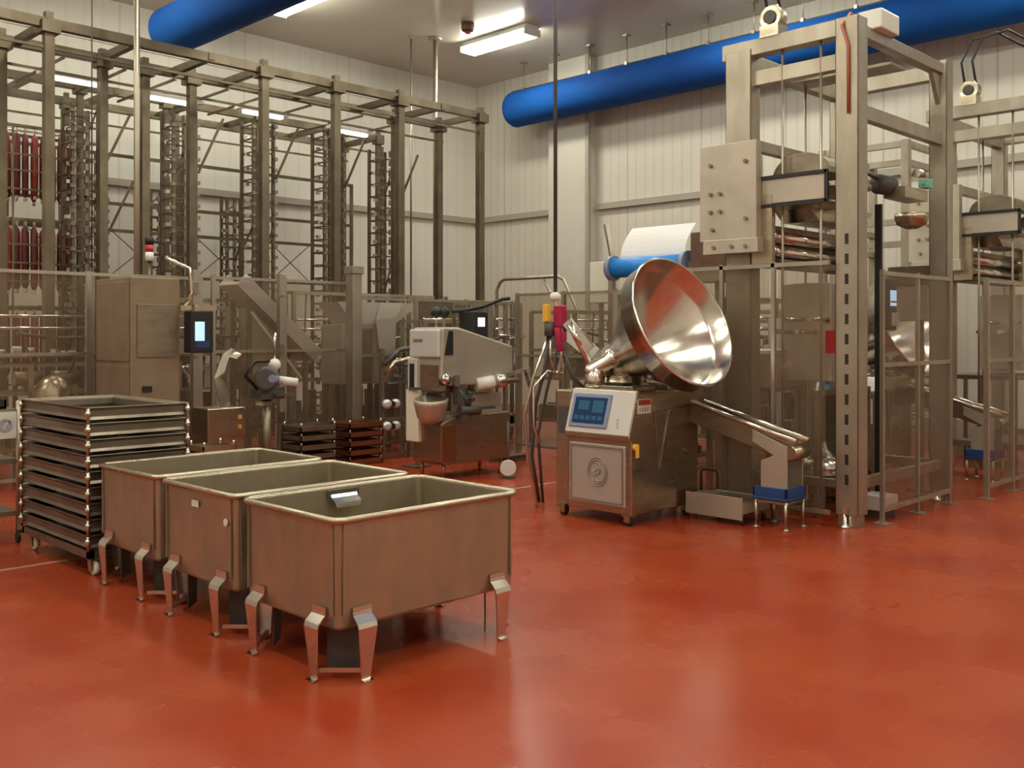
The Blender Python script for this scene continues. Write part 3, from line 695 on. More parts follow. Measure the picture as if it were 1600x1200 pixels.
# tall parts rack far right
def shelf_rack(loc, label, w, dp, h, n, rz=0):
    t = thing('slatted_rack', label, 'rack', loc, rz)
    for x in (0, w):
        for y in (0, dp): MB().bar((x, y, 0), (x, y, h), .035).build('post', 'frame', t)
    for k in range(n):
        z = .25+(h-.3)*k/(n-1)
        m = MB().use('steel').bar((0, 0, z), (w, 0, z), .02).bar((0, dp, z), (w, dp, z), .02).bar((0, 0, z), (0, dp, z), .02).bar((w, 0, z), (w, dp, z), .02)
        for j in range(5): m.bar((0, dp*(j+.5)/5, z), (w, dp*(j+.5)/5, z), .012)
        m.build('shelf', 'steel', t)
    return t
shelf_rack((13.5, 5.85, 0), 'tall slatted steel rack against the right wall, near the right edge', .55, .9, 2.05, 16)
shelf_rack((14.2, 5.7, 0), 'tall slatted steel rack at the extreme right edge', .55, .55, 2.05, 16)
t = thing('machine_bed', 'low wide steel machine bed standing at the right edge', 'machine', (13.3, 4.75, 0))
MB().use('beige').box(0, 1.5, 0, .7, .20, .48).build('bed', 'beige', t, .02)
m = MB().use('dark')
for x in (.1, 1.4):
    for y in (.1, .6): m.box(x-.05, x+.05, y-.05, y+.05, 0, .2)
m.build('foot_block', 'dark', t)
t = thing('support_gantry', 'square tube frame with cross rails and drive heads on posts at the right edge', 'frame', (13.1, 5.6, 0))
for x, y in ((0, 0), (1.6, 0), (0, 1.2), (1.6, 1.2)): MB().bar((x, y, 0), (x, y, 4.2), .10).build('post', 'frame', t)
for z in (4.15, 3.9, 3.1, 2.8): MB().use('frame').bar((0, 0, z), (1.6, 0, z), .08).bar((0, 1.2, z), (1.6, 1.2, z), .08).bar((0, 0, z), (0, 1.2, z), .08).build('cross_rail', 'frame', t)
MB().use('steel_bright').tube((.1, -.1, 3.75), (.9, -.1, 3.8), .06).lathe((.9, -.1, 3.8), (1, 0, 0), [(0, .09), (.15, .09)], 16).bar((.5, -.1, 3.75), (.5, 0, 3.9), .04).build('air_cylinder', 'steel_bright', t)
MB().use('dark').tube((.3, -.05, 2.7), (1.5, -.05, 2.65), .07).cbox((1.0, -.05, 2.85), (.3, .2, .25)).build('drive_head', 'dark', t)

# ================================================================== BLUE ROLLER TIPPER
t = thing('belt_tipper', 'blue belt roller with milky plastic chute above the front hopper', 'conveyor', (9.75, 7.35, 0))
MB().tube((0, .55, 2.42), (0, -.50, 2.42), .125, 28).build('blue_roller', 'beltblue', t, label='bright blue roller')
for y in (.58, -.55): MB().tube((0, y-.03, 2.42), (0, y+.03, 2.42), .16, 24).build('roller_flange', 'bezel', t)
m = MB(); st = []
for k in range(9):
    a = k/8; st.append(((.05-.0*a+.25*a*a, .50, 2.52+.42*a), (.05+.25*a*a, -.48, 2.52+.42*a)))
m.sheet(st, .01); m.build('plastic_chute', 'film', t)
MB().bar((.02, .60, 2.5), (.1, .78, 3.0), .05).build('chute_arm', 'frame', t)
m = MB().use('frame')
for y in (.6, -.6): m.bar((0, y, 0), (0, y, 2.45), .07); m.cbox((0, y, .01), (.2, .2, .02))
m.bar((0, .6, 1.2), (0, -.6, 1.2), .05); m.build('stand', 'frame', t)
MB().use('brown').box(-.1, .4, -1.10, -.66, 2.33, 2.78).build('brown_guard', 'brown', t, .02, label='dark brown guard box')
MB().use('steel_dull').box(-.08, .38, -1.1, -.6, 2.2, 2.33).box(.1, .18, -.95, -.87, 0, 2.2).build('support_shelf', 'steel_dull', t)
t = thing('wall_box', 'small cream junction box on a post left of the blue roller', 'box', (10.2, 8.5, 0))
MB().use('cream').box(-.1, .1, -.22, .12, 2.0, 2.55).build('box_body', 'cream', t, .01)
MB().use('frame').bar((0, 0, 0), (0, 0, 2.05), .05).cbox((0, 0, .01), (.15, .15, .02)).build('post', 'frame', t)
t = thing('pipe_railing', 'bent round pipe handrail arching behind the red hose cluster', 'railing', (9.6, 9.9, 0))
t.location = (11.2, 11.0, 0)
m = MB(); m.path([(0, .55, 0), (0, .55, 2.3), (0, .48, 2.42), (0, .38, 2.47), (0, -.8, 2.47), (0, -.92, 2.42), (0, -1.05, 2.2), (0, -1.2, 1.95), (0, -1.2, 0)], .028, 10).build('bent_pipe', 'frame', t)
MB().path([(0, -.45, 2.47), (0, -.6, 2.3), (0, -.85, 1.9), (0, -.85, 0)], .022, 8).build('brace_pipe', 'frame', t)

# ================================================================== DROP POLES
def pole(x, y, zb, r, label, m='frame', ext=None):
    t = thing('drop_pole', label, 'pole', (x, y, zb))
    MB().use(m).tube((0, 0, 0), (0, 0, ZC-zb), r, 10).build('tube', m, t)
    MB().use('frame').lathe((0, 0, ZC-zb-.05), (0, 0, 1), [(0, r*1.3), (.02, r*3), (.05, r*3)], 14).build('ceiling_flange', 'frame', t)
    return t
hp = pole(6.62, 6.06, 1.95, .018, 'thin dark pole dropping from the ceiling to the red and yellow hose fittings', 'dark')
c = MB().use('white').lathe((0, 0, -.06), (0, 0, 1), [(0, .03), (.02, .05), (.06, .05), (.08, .02)], 14).build('socket_cap', 'white', hp)
MB().use('yellow').cbox((-.06, .05, -.17), (.06, .06, .16)).build('yellow_fitting', 'yellow', hp, .01)
MB().use('magenta').cbox((.03, -.03, -.20), (.09, .09, .20)).tube((.0, -.02, -.3), (.02, -.05, -.52), .035).cbox((.05, -.05, -.38), (.09, .07, .09)).build('red_fitting', 'red', hp, .01)
MB().use('dark').tube((-.03, .05, -.38), (-.03, .05, -.25), .045).tube((.07, -.06, -.34), (.07, -.06, -.26), .03).build('connector', 'dark', hp)
m = MB().use('steel_bright')
m.path([(-.02, .04, -.36), (-.02, .05, -.6), (.03, .0, -.75), (.02, -.06, -.55), (.02, -.05, -.45)], .014)
m.path([(-.04, .05, -.38), (-.14, .14, -.75), (-.20, .20, -1.1), (-.18, .18, -1.5), (-.12, .12, -1.945)], .013)
m.path([(.02, -.05, -.5), (.1, -.02, -.72), (0, .1, -.70), (-.12, .16, -.85), (-.14, .14, -1.2), (-.10, .10, -1.35)], .013)
m.build('pale_hose', 'steel_bright', hp)
m = MB().use('dark')
m.path([(0, .05, -.3), (-.02, .12, -.7), (-.05, .2, -1.0), (0, .3, -1.5), (.1, .3, -1.94)], .018)
m.path([(.04, -.04, -.5), (.12, -.10, -.75), (.2, -.2, -.88)], .018); m.path([(.02, .0, -.5), (.03, .14, -.9), (0, .22, -1.3), (.1, .25, -1.94)], .014)
m.build('dark_hose', 'dark', hp)
MB().use('film').bar((.04, -.04, -.30), (.20, -.30, -.55), .012, .14).build('plastic_sleeve', 'film', hp)
pole(4.92, 11.0, .02, .034, 'thick steel pole from ceiling past the top rails, left of the left blue duct')
pole(12.4, 14.5, 2.3, .045, 'steel pole dropping from the ceiling in front of the far corner', 'frame')
pole(12.0, 14.75, 2.3, .02, 'thin steel rod dropping from the ceiling, left of the thicker pole', 'frame')
pole(4.55, 11.35, 2.3, .008, 'very thin wire dropping from the ceiling at the upper left', 'dark')
# crossing low frame that carries the drop poles' ends
t = thing('pole_bracket', 'steel bracket frame holding the lower ends of the two drop poles', 'bracket', (12.0, 14.5, 0))
MB().use('frame').bar((-.3, 0, 2.28), (.7, 0, 2.28), .06).bar((-.25, 0, 0), (-.25, 0, 2.28), .06).bar((.65, 0, 0), (.65, 0, 2.28), .06).bar((0, 0, 2.28), (0, .3, 2.28), .05).build('bracket_frame', 'frame', t)
t = thing('wire_bracket', 'steel stub arm holding the thin wire at the upper left', 'bracket', (4.55, 11.35, 0))
MB().use('frame').bar((0, 0, 0), (0, 0, 2.3), .05).cbox((0, 0, .01), (.16, .16, .02)).build('bracket_post', 'frame', t)

# ================================================================== OVERHEAD RAIL FRAMES
def railframe(ya, yb, posts_a, posts_b, x0, x1, cross, label, pw=.11, z=5.2, caps=True):
    t = thing('overhead_rail_frame', label, 'frame', (x0, ya, 0))
    D = yb-ya
    for y in (0, D):
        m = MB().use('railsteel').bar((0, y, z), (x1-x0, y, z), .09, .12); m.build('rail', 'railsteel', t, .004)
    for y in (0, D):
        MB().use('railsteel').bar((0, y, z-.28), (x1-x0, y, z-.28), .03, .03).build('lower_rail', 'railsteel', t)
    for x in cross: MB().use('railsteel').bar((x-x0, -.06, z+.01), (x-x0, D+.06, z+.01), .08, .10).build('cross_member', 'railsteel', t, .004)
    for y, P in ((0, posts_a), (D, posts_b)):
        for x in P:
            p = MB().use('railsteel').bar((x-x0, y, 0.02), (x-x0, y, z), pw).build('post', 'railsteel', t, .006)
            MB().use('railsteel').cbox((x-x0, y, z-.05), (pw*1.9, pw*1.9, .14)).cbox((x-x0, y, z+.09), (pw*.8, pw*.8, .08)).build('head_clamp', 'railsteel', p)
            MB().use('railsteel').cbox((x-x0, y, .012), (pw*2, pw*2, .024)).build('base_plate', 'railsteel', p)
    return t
railframe(11.9, 12.95, [4.27, 7.1, 8.28, 9.46, 11.15], [4.09, 5.33, 5.9, 6.58, 10.2, 11.15], 2.6, 11.25, [3.2, 4.27, 5.33, 6.3, 7.1, 8.28, 9.46, 10.3, 11.15], 'near overhead rail frame of satin steel on thick posts, left half of the hall')
railframe(14.6, 15.7, [5.68, 7.0, 8.6, 10.05, 11.1], [5.9, 7.7, 9.3, 11.1], 3.3, 11.2, [3.6, 5.0, 6.2, 7.4, 8.6, 9.9, 11.1], 'far overhead rail frame of satin steel near the left wall', .085)
# brackets linking rails at mid height
t = thing('mid_rail_rack', 'horizontal mid height steel rails on thin posts before the left wall', 'rack', (4.9, 15.3, 0))
for x in (0, 1.3, 2.7, 4.1, 5.5, 6.1): MB().bar((x, 0, 0), (x, 0, 4.4), .05).build('post', 'railsteel', t)
for z in (4.38, 3.62, 3.2, 2.5): MB().bar((0, -.03, z), (6.1, -.03, z), .05).build('rail', 'railsteel', t)
for x in (.2, 1.5, 2.9, 4.3):
    MB().bar((x, -.06, 2.5), (x+.85, -.06, 3.2), .012).build('cross_wire', 'dark', t); MB().bar((x+.85, -.07, 2.5), (x, -.07, 3.2), .012).build('cross_wire', 'dark', t)
# tube lamps fixed under the near frame
for i, (x, y) in enumerate(((5.2, 13.6), (6.7, 13.75), (8.1, 13.6), (9.9, 13.8))):
    nm = ['leftmost', 'second from left', 'third from left', 'rightmost'][i]
    t = thing('tube_light', f'{nm} of the four small bright tube lights under the overhead rails', 'light', (x, y, 4.98), group='tube lights under the rails')
    MB().use('tube_small').box(-.34, .34, -.05, .05, 0, .05).build('tube', 'tube_small', t, .01)
    MB().use('lampbody').box(-.45, .45, -.07, .07, .05, .1).build('housing', 'lampbody', t)
    MB().use('railsteel').bar((-.4, -.75 if y < 13.7 else -.9, .12), (-.4, 1.0, .12), .03).bar((.4, -.75 if y < 13.7 else -.9, .12), (.4, 1.0, .12), .03).build('support_arm', 'railsteel', t)

# ladder towers ------------------------------------------------------------
def tower(loc, h, label, wx=.34, wy=.36, teeth=True):
    t = thing('rack_tower', label, 'tower', loc, group='toothed rack towers')
    for x in (0, wx):
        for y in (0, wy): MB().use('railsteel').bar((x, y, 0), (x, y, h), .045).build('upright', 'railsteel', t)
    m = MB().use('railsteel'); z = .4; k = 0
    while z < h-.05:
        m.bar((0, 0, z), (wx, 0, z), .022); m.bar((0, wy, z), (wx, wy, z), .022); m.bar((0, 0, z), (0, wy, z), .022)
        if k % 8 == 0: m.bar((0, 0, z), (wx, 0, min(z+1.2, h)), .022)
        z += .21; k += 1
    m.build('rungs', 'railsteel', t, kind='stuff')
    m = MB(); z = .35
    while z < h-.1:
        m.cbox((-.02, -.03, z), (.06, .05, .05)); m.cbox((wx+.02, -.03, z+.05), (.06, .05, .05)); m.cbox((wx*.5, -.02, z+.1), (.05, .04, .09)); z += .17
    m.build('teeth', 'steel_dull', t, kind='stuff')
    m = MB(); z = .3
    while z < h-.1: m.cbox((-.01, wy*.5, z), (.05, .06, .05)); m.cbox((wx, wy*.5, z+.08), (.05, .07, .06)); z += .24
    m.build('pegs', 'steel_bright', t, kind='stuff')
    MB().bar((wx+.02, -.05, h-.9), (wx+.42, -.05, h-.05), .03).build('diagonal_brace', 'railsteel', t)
    return t
TW = [(5.35, 13.55, 4.7, 'toothed rack tower right of the hanging sausages'), (6.75, 13.5, 4.85, 'second toothed rack tower from the left, behind the red handled post'),
      (8.05, 13.5, 4.9, 'third toothed rack tower from the left, in the middle of the frame'), (9.35, 13.5, 4.9, 'fourth toothed rack tower from the left'),
      (10.55, 13.55, 4.8, 'rightmost toothed rack tower by the end post')]
for x, y, h, lb in TW: tower((x-.17, y, 0), h, lb)
for x, y, h, lb in ((5.95, 15.0, 4.0, 'slim far tower behind the first rack tower'), (7.35, 15.9, 4.0, 'slim far tower behind the second rack tower'), (8.75, 15.9, 4.0, 'slim far tower behind the third rack tower')):
    tower((x, y, 0), h, lb, .26, .2)
# red-handled beacon post at u~263
t = thing('signal_post', 'thin post with small red and black signal head by the second rack tower', 'beacon', (5.0, 10.85, 0))
MB().use('railsteel').tube((0, 0, 0), (0, 0, 2.42), .02).cbox((0, 0, .01), (.14, .14, .02)).build('post', 'railsteel', t)
MB().use('black').lathe((0, 0, 2.60), (0, 0, 1), [(0, .045), (.08, .05), (.1, .02)], 12).use('red').lathe((0, 0, 2.52), (0, 0, 1), [(0, .045), (.08, .045)], 12).use('white').lathe((0, 0, 2.42), (0, 0, 1), [(0, .05), (.1, .045)], 12).build('signal_head', 'red', t)

# ================================================================== SAUSAGE RACK
RX, RY = 4.15, 14.15
t = thing('smoking_rack', 'steel hanging rack full of red sausages at the left edge', 'rack', (RX, RY, 0))
W_, D_ = 1.35, .7
for x in (0, W_):
    for y in (0, D_): MB().bar((x, y, .1), (x, y, 4.5), .05).build('post', 'railsteel', t)
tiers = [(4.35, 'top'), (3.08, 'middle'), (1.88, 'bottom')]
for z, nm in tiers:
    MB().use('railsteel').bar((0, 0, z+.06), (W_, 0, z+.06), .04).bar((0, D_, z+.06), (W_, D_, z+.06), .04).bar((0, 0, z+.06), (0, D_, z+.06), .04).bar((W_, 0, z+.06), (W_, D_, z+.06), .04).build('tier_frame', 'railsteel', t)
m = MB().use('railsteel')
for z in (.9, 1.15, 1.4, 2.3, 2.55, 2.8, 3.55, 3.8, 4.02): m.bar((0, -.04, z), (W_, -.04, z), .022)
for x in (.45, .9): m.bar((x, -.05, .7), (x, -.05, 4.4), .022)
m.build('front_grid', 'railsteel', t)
MB().use('steel').box(-.02, W_+.02, -.02, D_+.02, .30, .34).build('drip_tray', 'steel', t)
for x in (0, W_):
    for y in (0, D_):
        c = MB().cbox((x, y, .09), (.07, .07, .03)).build('caster', 'steel', t)
        MB().lathe((x-.015, y, .045), (1, 0, 0), [(0, .035), (.005, .045), (.025, .045), (.03, .035)], 14).build('wheel', 'white', c)
cols = 11; SAUS = []
for z, nm in tiers:
    for j, yy in enumerate((.14, .50)):
        st = MB().tube((-.02, yy, z+.09), (W_+.02, yy, z+.09), .011, 8).build('smoke_stick', 'steel', None); st.location = (RX, RY, 0)
        tag(st, f'steel stick over the {nm} tier of sausages, {"front" if j == 0 else "rear"}', 'stick')
        for i in range(cols):
            x = .08+(W_-.16)*i/(cols-1)+random.uniform(-.012, .012)
            key = ('saus1', 'saus2', 'saus3')[random.randrange(3)]
            grp = f'sausages hanging on the {nm} tier'
            lb = f'dark red sausage hanging in the {"front" if j == 0 else "rear"} row of the {nm} tier of the rack'
            if (key, 'm') not in SAUS or True:
                s = thing('hanging_sausage', lb, 'sausage', (RX+x, RY+yy, z+.09), random.uniform(-.5, .5), grp)
                ln = random.uniform(.86, .94); r = random.uniform(.040, .048)
                MB().lathe((0, 0, -.10), (0, 0, -1), [(0, .012), (.02, r*.6), (.06, r), (ln*.5, r*1.06), (ln-.09, r), (ln-.05, r*.6), (ln-.03, .012)], 10).build('sausage_body', key, s)
                MB().path([(0, .009, .006), (0, .012, -.03), (0, 0, -.10), (0, -.012, -.03), (0, -.009, .006), (0, 0, .012)], .007, 5).build('hanging_loop', 'string', s); MB().lathe((0, 0, -ln-.055), (0, 0, -1), [(0, .014), (.02, .022), (.05, .024), (.06, .01)], 8).build('casing_end', 'string', s)

# ================================================================== CABINET WITH SCREEN
t = thing('control_cabinet', 'tall tan steel cabinet with blue lit screen box behind the tray stack', 'cabinet', (4.10, 9.30, 0))
MB().use('tan').box(0, .50, 0, .82, .10, 2.14).build('cabinet_body', 'tan', t, .008)
MB().use('tan').box(-.012, 0, .03, .79, 1.32, 2.10).build('upper_door', 'tan', t, .004)
MB().use('tan').box(-.012, 0, .03, .79, .16, 1.28).build('lower_door', 'tan', t, .004)
MB().use('steel_dull').box(.06, .46, -.014, 0, 1.36, 1.88).build('side_panel', 'steel_dull', t, .003)
MB().use('black').cbox((.16, -.01, 1.05), (.09, .02, .06)).build('lock', 'black', t); MB().use('white').cbox((.14, -.01, .92), (.11, .008, .05)).build('name_tag', 'white', t)
MB().use('steel_dull').box(.02, .48, .02, .80, 0, .10).build('plinth', 'steel_dull', t)
t = thing('screen_box', 'black screen box with pale blue display on an arm at the tan cabinet', 'monitor', (4.60, 9.22, 1.40))
MB().use('black').box(.02, .26, -.12, .04, .0, .42).build('screen_housing', 'black', t, .012)
MB().use('screenlit').box(.06, .16, -.126, -.119, .12, .31).use('screen').box(.06, .22, -.125, -.119, .05, .12).build('display', 'screenlit', t)
MB().use('steel').bar((0.0, .08, .45), (.35, 0, .45), .06, .05).bar((.14, 0, .40), (.14, 0, .48), .08).build('arm', 'steel', t)
MB().use('steel_bright').path([(.05, .08, .47), (.12, .06, .60), (.10, .08, .85), (-.12, .14, .95)], .02).build('conduit', 'steel_bright', t)

# ================================================================== ELEVATOR CHUTE (left middle)
t = thing('elevator_chute', 'sloping pale steel elevator chute rising to the left behind the fence', 'conveyor', (6.75, 10.85, 0))
a, b = V((-.75, 0, 2.20)), V((.35, 0, 1.25)); dd = (b-a).normalized(); nn = V((-dd.z, 0, dd.x)); nn = nn if nn.z > 0 else -nn
MB().bar(a, b, .42, .05).build('chute_plate', 'panelwhite', t, .004)
for s in (-1, 1): MB().use('panelwhite').bar(a+V((0, s*.22, 0))+nn*.06, b+V((0, s*.22, 0))+nn*.06, .02, .18).build('side_cheek', 'panelwhite', t)
MB().use('cream').bar(a+V((.15, -.26, -.35)), b+V((-.25, -.26, -.22)), .015, .03).build('yellow_strip', 'cream', t)
m = MB().use('steel_dull')
for x, z in ((-.6, 2.0), (.2, 1.35)):
    for y in (-.2, .2): m.bar((x, y, 0), (x, y, z), .05)
m.bar((-.6, -.2, .5), (.2, -.2, .5), .04); m.bar((-.6, -.2, .5), (.2, -.2, 1.2), .03); m.build('support_frame', 'steel_dull', t)
m = MB(); m.prism([(-.55, 1.9), (-.2, 1.6), (-.15, .7), (-.5, .8)], 'y', -.15, .15); m.build('drop_guard', 'beige', t, .01)

# press/cabinet + hopper (u 530-660)
t = thing('feed_cabinet', 'beige steel cabinet with dark door below the shiny hopper chute', 'cabinet', (7.72, 10.95, 0))
MB().use('beige').box(0, .85, 0, .5, .9, 1.72).build('cabinet_body', 'beige', t, .01)
MB().use('steel_dull').box(.12, .48, -.015, 0, .95, 1.66).build('door', 'steel_dull', t, .004)
MB().use('brown').box(.46, .50, -.02, 0, .95, 1.66).build('door_gap', 'brown', t)
m = MB().use('steel_dull')
for x in (.04, .81):
    for y in (.04, .46): m.bar((x, y, 0), (x, y, .9), .06)
m.bar((.04, .04, .3), (.81, .04, .3), .04); m.build('legs', 'steel_dull', t)
t = thing('feed_hopper', 'shiny steel square hopper with sloping side above the beige cabinet', 'hopper', (8.2, 10.95, 1.72))
MB().use('panelwhite').prism([(-.55, .30), (.75, .30), (.75, .22), (.42, .0), (.0, .0), (-.3, .0)], 'y', 0, .5).build('hopper_body', 'steel_bright', t)
MB().use('panelwhite').sheet([((.15, -.03, .30), (.55, -.03, .30)), ((.05, -.05, .05), (.40, -.05, .1)), ((.12, -.05, -.45), (.38, -.05, -.45))], .012).build('front_chute', 'panelwhite', t)
# dark vertical cabinet behind (u 670-735, y 450-510)
t = thing('back_cabinet', 'dark brown steel cabinet behind the white housed clipping machine', 'cabinet', (9.2, 10.65, 0))
MB().use('steel_dull').box(0, .95, 0, .5, .12, 2.08).build('cabinet_body', 'steel_dull', t, .01)
MB().use('dark').box(.03, .92, .03, .47, 0, .12).build('plinth', 'dark', t)

# ================================================================== CLIPPING MACHINE (middle)
t = thing('clipping_machine', 'clipping machine with slanted beige housing and round bowl, centre of the hall', 'machine', (6.93, 8.0, 0))
# housing: profile in X-Z, extruded in Y
MB().use('beige').prism([(0, 1.10), (.12, 1.02), (.62, 1.02), (1.10, 1.10), (1.08, 1.45), (.25, 1.66), (.02, 1.66)], 'y', 0, .50).build('housing', 'beige', t, .02)
fh = MB().use('panelwhite').box(-.03, .02, .02, .52, 1.33, 1.64).build('front_hood', 'panelwhite', t, .02)
MB().use('emboss').box(-.034, -.03, .28, .44, 1.5, 1.53).build('hood_print', 'emboss', fh)
MB().use('black').prism([(.04, 1.36), (.16, 1.36), (.16, 1.62), (.10, 1.62)], 'y', -.008, .002).build('dark_window', 'black', t)
MB().use('panelwhite').box(-.05, .01, .36, .52, .96, 1.32).build('guard_frame', 'panelwhite', t, .01)
MB().use('black').box(-.054, -.05, .40, .48, 1.0, 1.26).build('guard_window', 'black', t)
MB().use('cream').box(-.04, .02, .34, .56, .40, .97).build('front_column', 'cream', t, .01)
MB().use('beige').lathe((-.02, .15, .62), (-.1, -.1, 1), [(0, .04), (.015, .11), (.08, .155), (.22, .185), (.27, .19), (.272, .175), (.2, .16)], 30).build('round_bowl', 'cream', t)
MB().use('steel_bright').bar((-.10, .42, .99), (-.02, -.06, .99), .03, .03).build('front_bar', 'steel_bright', t)
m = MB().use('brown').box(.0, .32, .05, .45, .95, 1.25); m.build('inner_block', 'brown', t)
m = MB().use('steel_bright').lathe((.05, .0, 1.1), (0, -1, 0), [(0, .06), (.04, .06), (.05, .03), (.09, .03)], 14).cbox((.18, -.02, 1.08), (.08, .06, .12)).cbox((.02, .04, 1.0), (.1, .06, .06)).build('clip_head', 'steel_bright', t)
m = MB().use('dark')
for k in range(7): m.tube((.26+.03*k, -.03, .86+.03*(k % 3)), (.26+.03*k, .06, .9+.05*(k % 2)), .025)
m.tube((.22, -.04, .76), (.5, -.06, .74), .05); m.cbox((.24, -.02, .92), (.12, .08, .2)); m.cbox((.28, -.04, .70), (.08, .06, .1)); m.tube((.2, -.03, 1.0), (.34, -.05, .8), .03); m.build('linkage', 'dark', t)
MB().use('steel').prism([(.0, .62), (.0, .20), (.05, .17), (1.0, .17), (1.04, .20), (1.04, .70), (.22, .70)], 'y', 0, .48).build('base_box', 'steel', t, .012)
MB().use('copper').box(-.005, .2, -.01, .0, .2, .6).build('base_cover', 'beige', t, .003)
m = MB().use('beige').box(.48, .95, .05, .4, .70, .92).build('side_box', 'beige', t, .01)
MB().use('dark').box(.55, .85, .045, .05, .74, .77).build('vent_slot', 'dark', t)
MB().use('white').tube((.52, .02, 1.02), (.72, -.05, 1.05), .075, 18).build('white_spool', 'white', t, label='white roll')
MB().use('steel_bright').lathe((.74, -.06, 1.06), (1, -.3, 0), [(0, .04), (.02, .08), (.12, .08), (.14, .04), (.3, .03)], 16).bar((.8, -.05, 1.1), (1.25, -.1, 1.18), .04).bar((1.2, -.1, 1.18), (1.26, -.12, .98), .05).build('spool_arm', 'steel_bright', t)
for x in (.08, .95):
    for y in (.06, .42): MB().use('copper').tube((x, y, .0), (x, y, .18), .02, 10).lathe((x, y, 0), (0, 0, 1), [(0, .04), (.02, .04), (.03, .02)], 12).build('leg', 'copper', t)
for x, y in ((.18, .3), (.30, .3)):
    p = MB().use('steel').tube((x, y, 1.62), (x, y, 1.80), .012, 8).build('lever', 'steel', t)
    MB().sph((x, y, 1.83), .062, 14).build('ball_knob', 'black', p)
m = MB().use('black').box(.52, .74, .05, .30, 1.55, 1.84).build('monitor_housing', 'black', t, .01)
MB().use('screenwhite').box(.58, .68, .042, .05, 1.67, 1.77).build('monitor_screen', 'screenwhite', m)
MB().use('black').path([(.42, .3, 1.84), (.6, .25, 1.86), (.8, .2, 1.90), (1.05, .15, 1.99), (1.15, .12, 2.0)], .022).build('black_arm', 'black', t)
MB().use('steel_dull').bar((.62, .2, 1.4), (.62, .2, 1.58), .05).bar((.44, .3, 1.4), (.44, .3, 1.86), .03).build('monitor_post', 'steel_dull', t)

t = thing('round_disc_stand', 'white round disc on a thin dark stand beside the clipping machine', 'stand', (7.62, 7.68, 0))
MB().use('white').lathe((-.02, -.02, .115), (-.7, -.7, 0), [(0, .08), (.004, .09), (.02, .09), (.024, .08)], 26).build('disc', 'white', t)
MB().use('dark').tube((0, 0, 0), (0, 0, .62), .012, 8).cbox((0, 0, .006), (.12, .12, .012)).build('stand_rod', 'dark', t)
t = thing('foot_pedal', 'steel foot plate on the floor right of the clipping machine', 'pedal', (8.75, 8.75, 0))
MB().use('steel_bright').box(-.3, .15, -.15, .15, .06, .1).build('pedal_plate', 'steel_bright', t, .02)
MB().use('dark').box(-.28, .13, -.13, .13, 0, .06).build('pedal_base', 'dark', t)

# ================================================================== SPLICING ROBOT CLUSTER (u 395-450)
t = thing('wrapping_head', 'blue black and white machine head on a thin column behind the tray stack', 'machine', (5.55, 9.25, 0))
MB().use('steel_dull').tube((0, 0, 0.02), (0, 0, .92), .05).cbox((0, 0, .01), (.3, .3, .02)).build('column', 'steel_dull', t)
MB().use('dark').box(-.12, .15, -.12, .12, .90, 1.02).lathe((-.05, -.1, 1.12), (-.6, -.8, 0), [(0, .08), (.02, .13), (.1, .13), (.12, .1)], 20).build('head_body', 'dark', t)
MB().use('bezel').lathe((.0, -.14, 1.12), (-.6, -.8, 0), [(0, .05), (.1, .07), (.12, .04)], 14).build('blue_ring', 'bezel', t)
MB().use('white').sph((.1, 0, 1.26), .065).tube((.08, -.1, 1.1), (.25, -.22, 1.07), .045).tube((.1, 0, 1.1), (.1, 0, 1.25), .03).build('white_handle', 'white', t)
MB().use('steel_bright').box(.0, .2, -.2, -.02, .93, .96).box(-.16, -.05, -.2, -.05, .84, .88).path([(.1, 0, 1.3), (.1, 0, 1.5), (.12, .02, 1.6)], .015).build('bracket', 'steel_bright', t)
MB().use('black').path([(-.1, 0, 1.0), (-.28, -.05, 1.15), (-.2, -.1, 1.3), (0, -.05, 1.3)], .02).build('hose', 'black', t)
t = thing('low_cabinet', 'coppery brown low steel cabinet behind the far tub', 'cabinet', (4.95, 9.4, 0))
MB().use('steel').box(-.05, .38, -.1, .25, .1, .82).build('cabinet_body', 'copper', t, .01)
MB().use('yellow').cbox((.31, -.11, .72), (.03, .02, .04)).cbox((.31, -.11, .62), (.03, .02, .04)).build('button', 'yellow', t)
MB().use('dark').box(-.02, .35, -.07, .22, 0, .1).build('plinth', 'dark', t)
t = thing('chrome_bracket', 'folded shiny steel bracket above the coppery low cabinet', 'bracket', (5.12, 9.45, .82))
MB().use('steel_bright').sheet([((0, 0, 0), (.12, 0, 0)), ((-.06, .02, .3), (.06, .02, .36)), ((.05, .04, .55), (.16, .04, .62)), ((.2, .02, .5), (.26, .02, .55))], .01).build('bracket_sheet', 'steel_bright', t)

# low crate stacks behind the tubs
def crates(loc, n, label, key='steel_dull', w=.5, dp=.4):
    for k in range(n):
        t = thing('shallow_crate', label[k], 'crate', (loc[0], loc[1], loc[2]+k*.11), group='low stacks of shallow crates')
        MB().use(key).box(0, w, 0, dp, 0, .012).box(0, w, 0, .012, 0, .07).box(0, w, dp-.012, dp, 0, .07).box(0, .012, 0, dp, 0, .07).box(w-.012, w, 0, dp, 0, .07).build('crate_pan', key, t)
        m = MB()
        for x in (.02, w-.02):
            for y in (.02, dp-.02): m.tube((x, y, .06), (x, y, .11), .012, 8)
        m.build('spacer', 'steel_bright', t)
W5 = ['lowest', 'second', 'third', 'fourth', 'topmost']
crates((6.3, 9.75, 0.0), 5, [f'{w} steel crate of the low stack under the elevator chute' for w in W5])
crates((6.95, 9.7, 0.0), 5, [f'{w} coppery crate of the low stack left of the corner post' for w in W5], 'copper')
crates((4.55, 8.72, 0.0), 5, [f'{w} small crate of the stack between tan cabinet and coppery cabinet' for w in W5], 'steel', .35, .3)

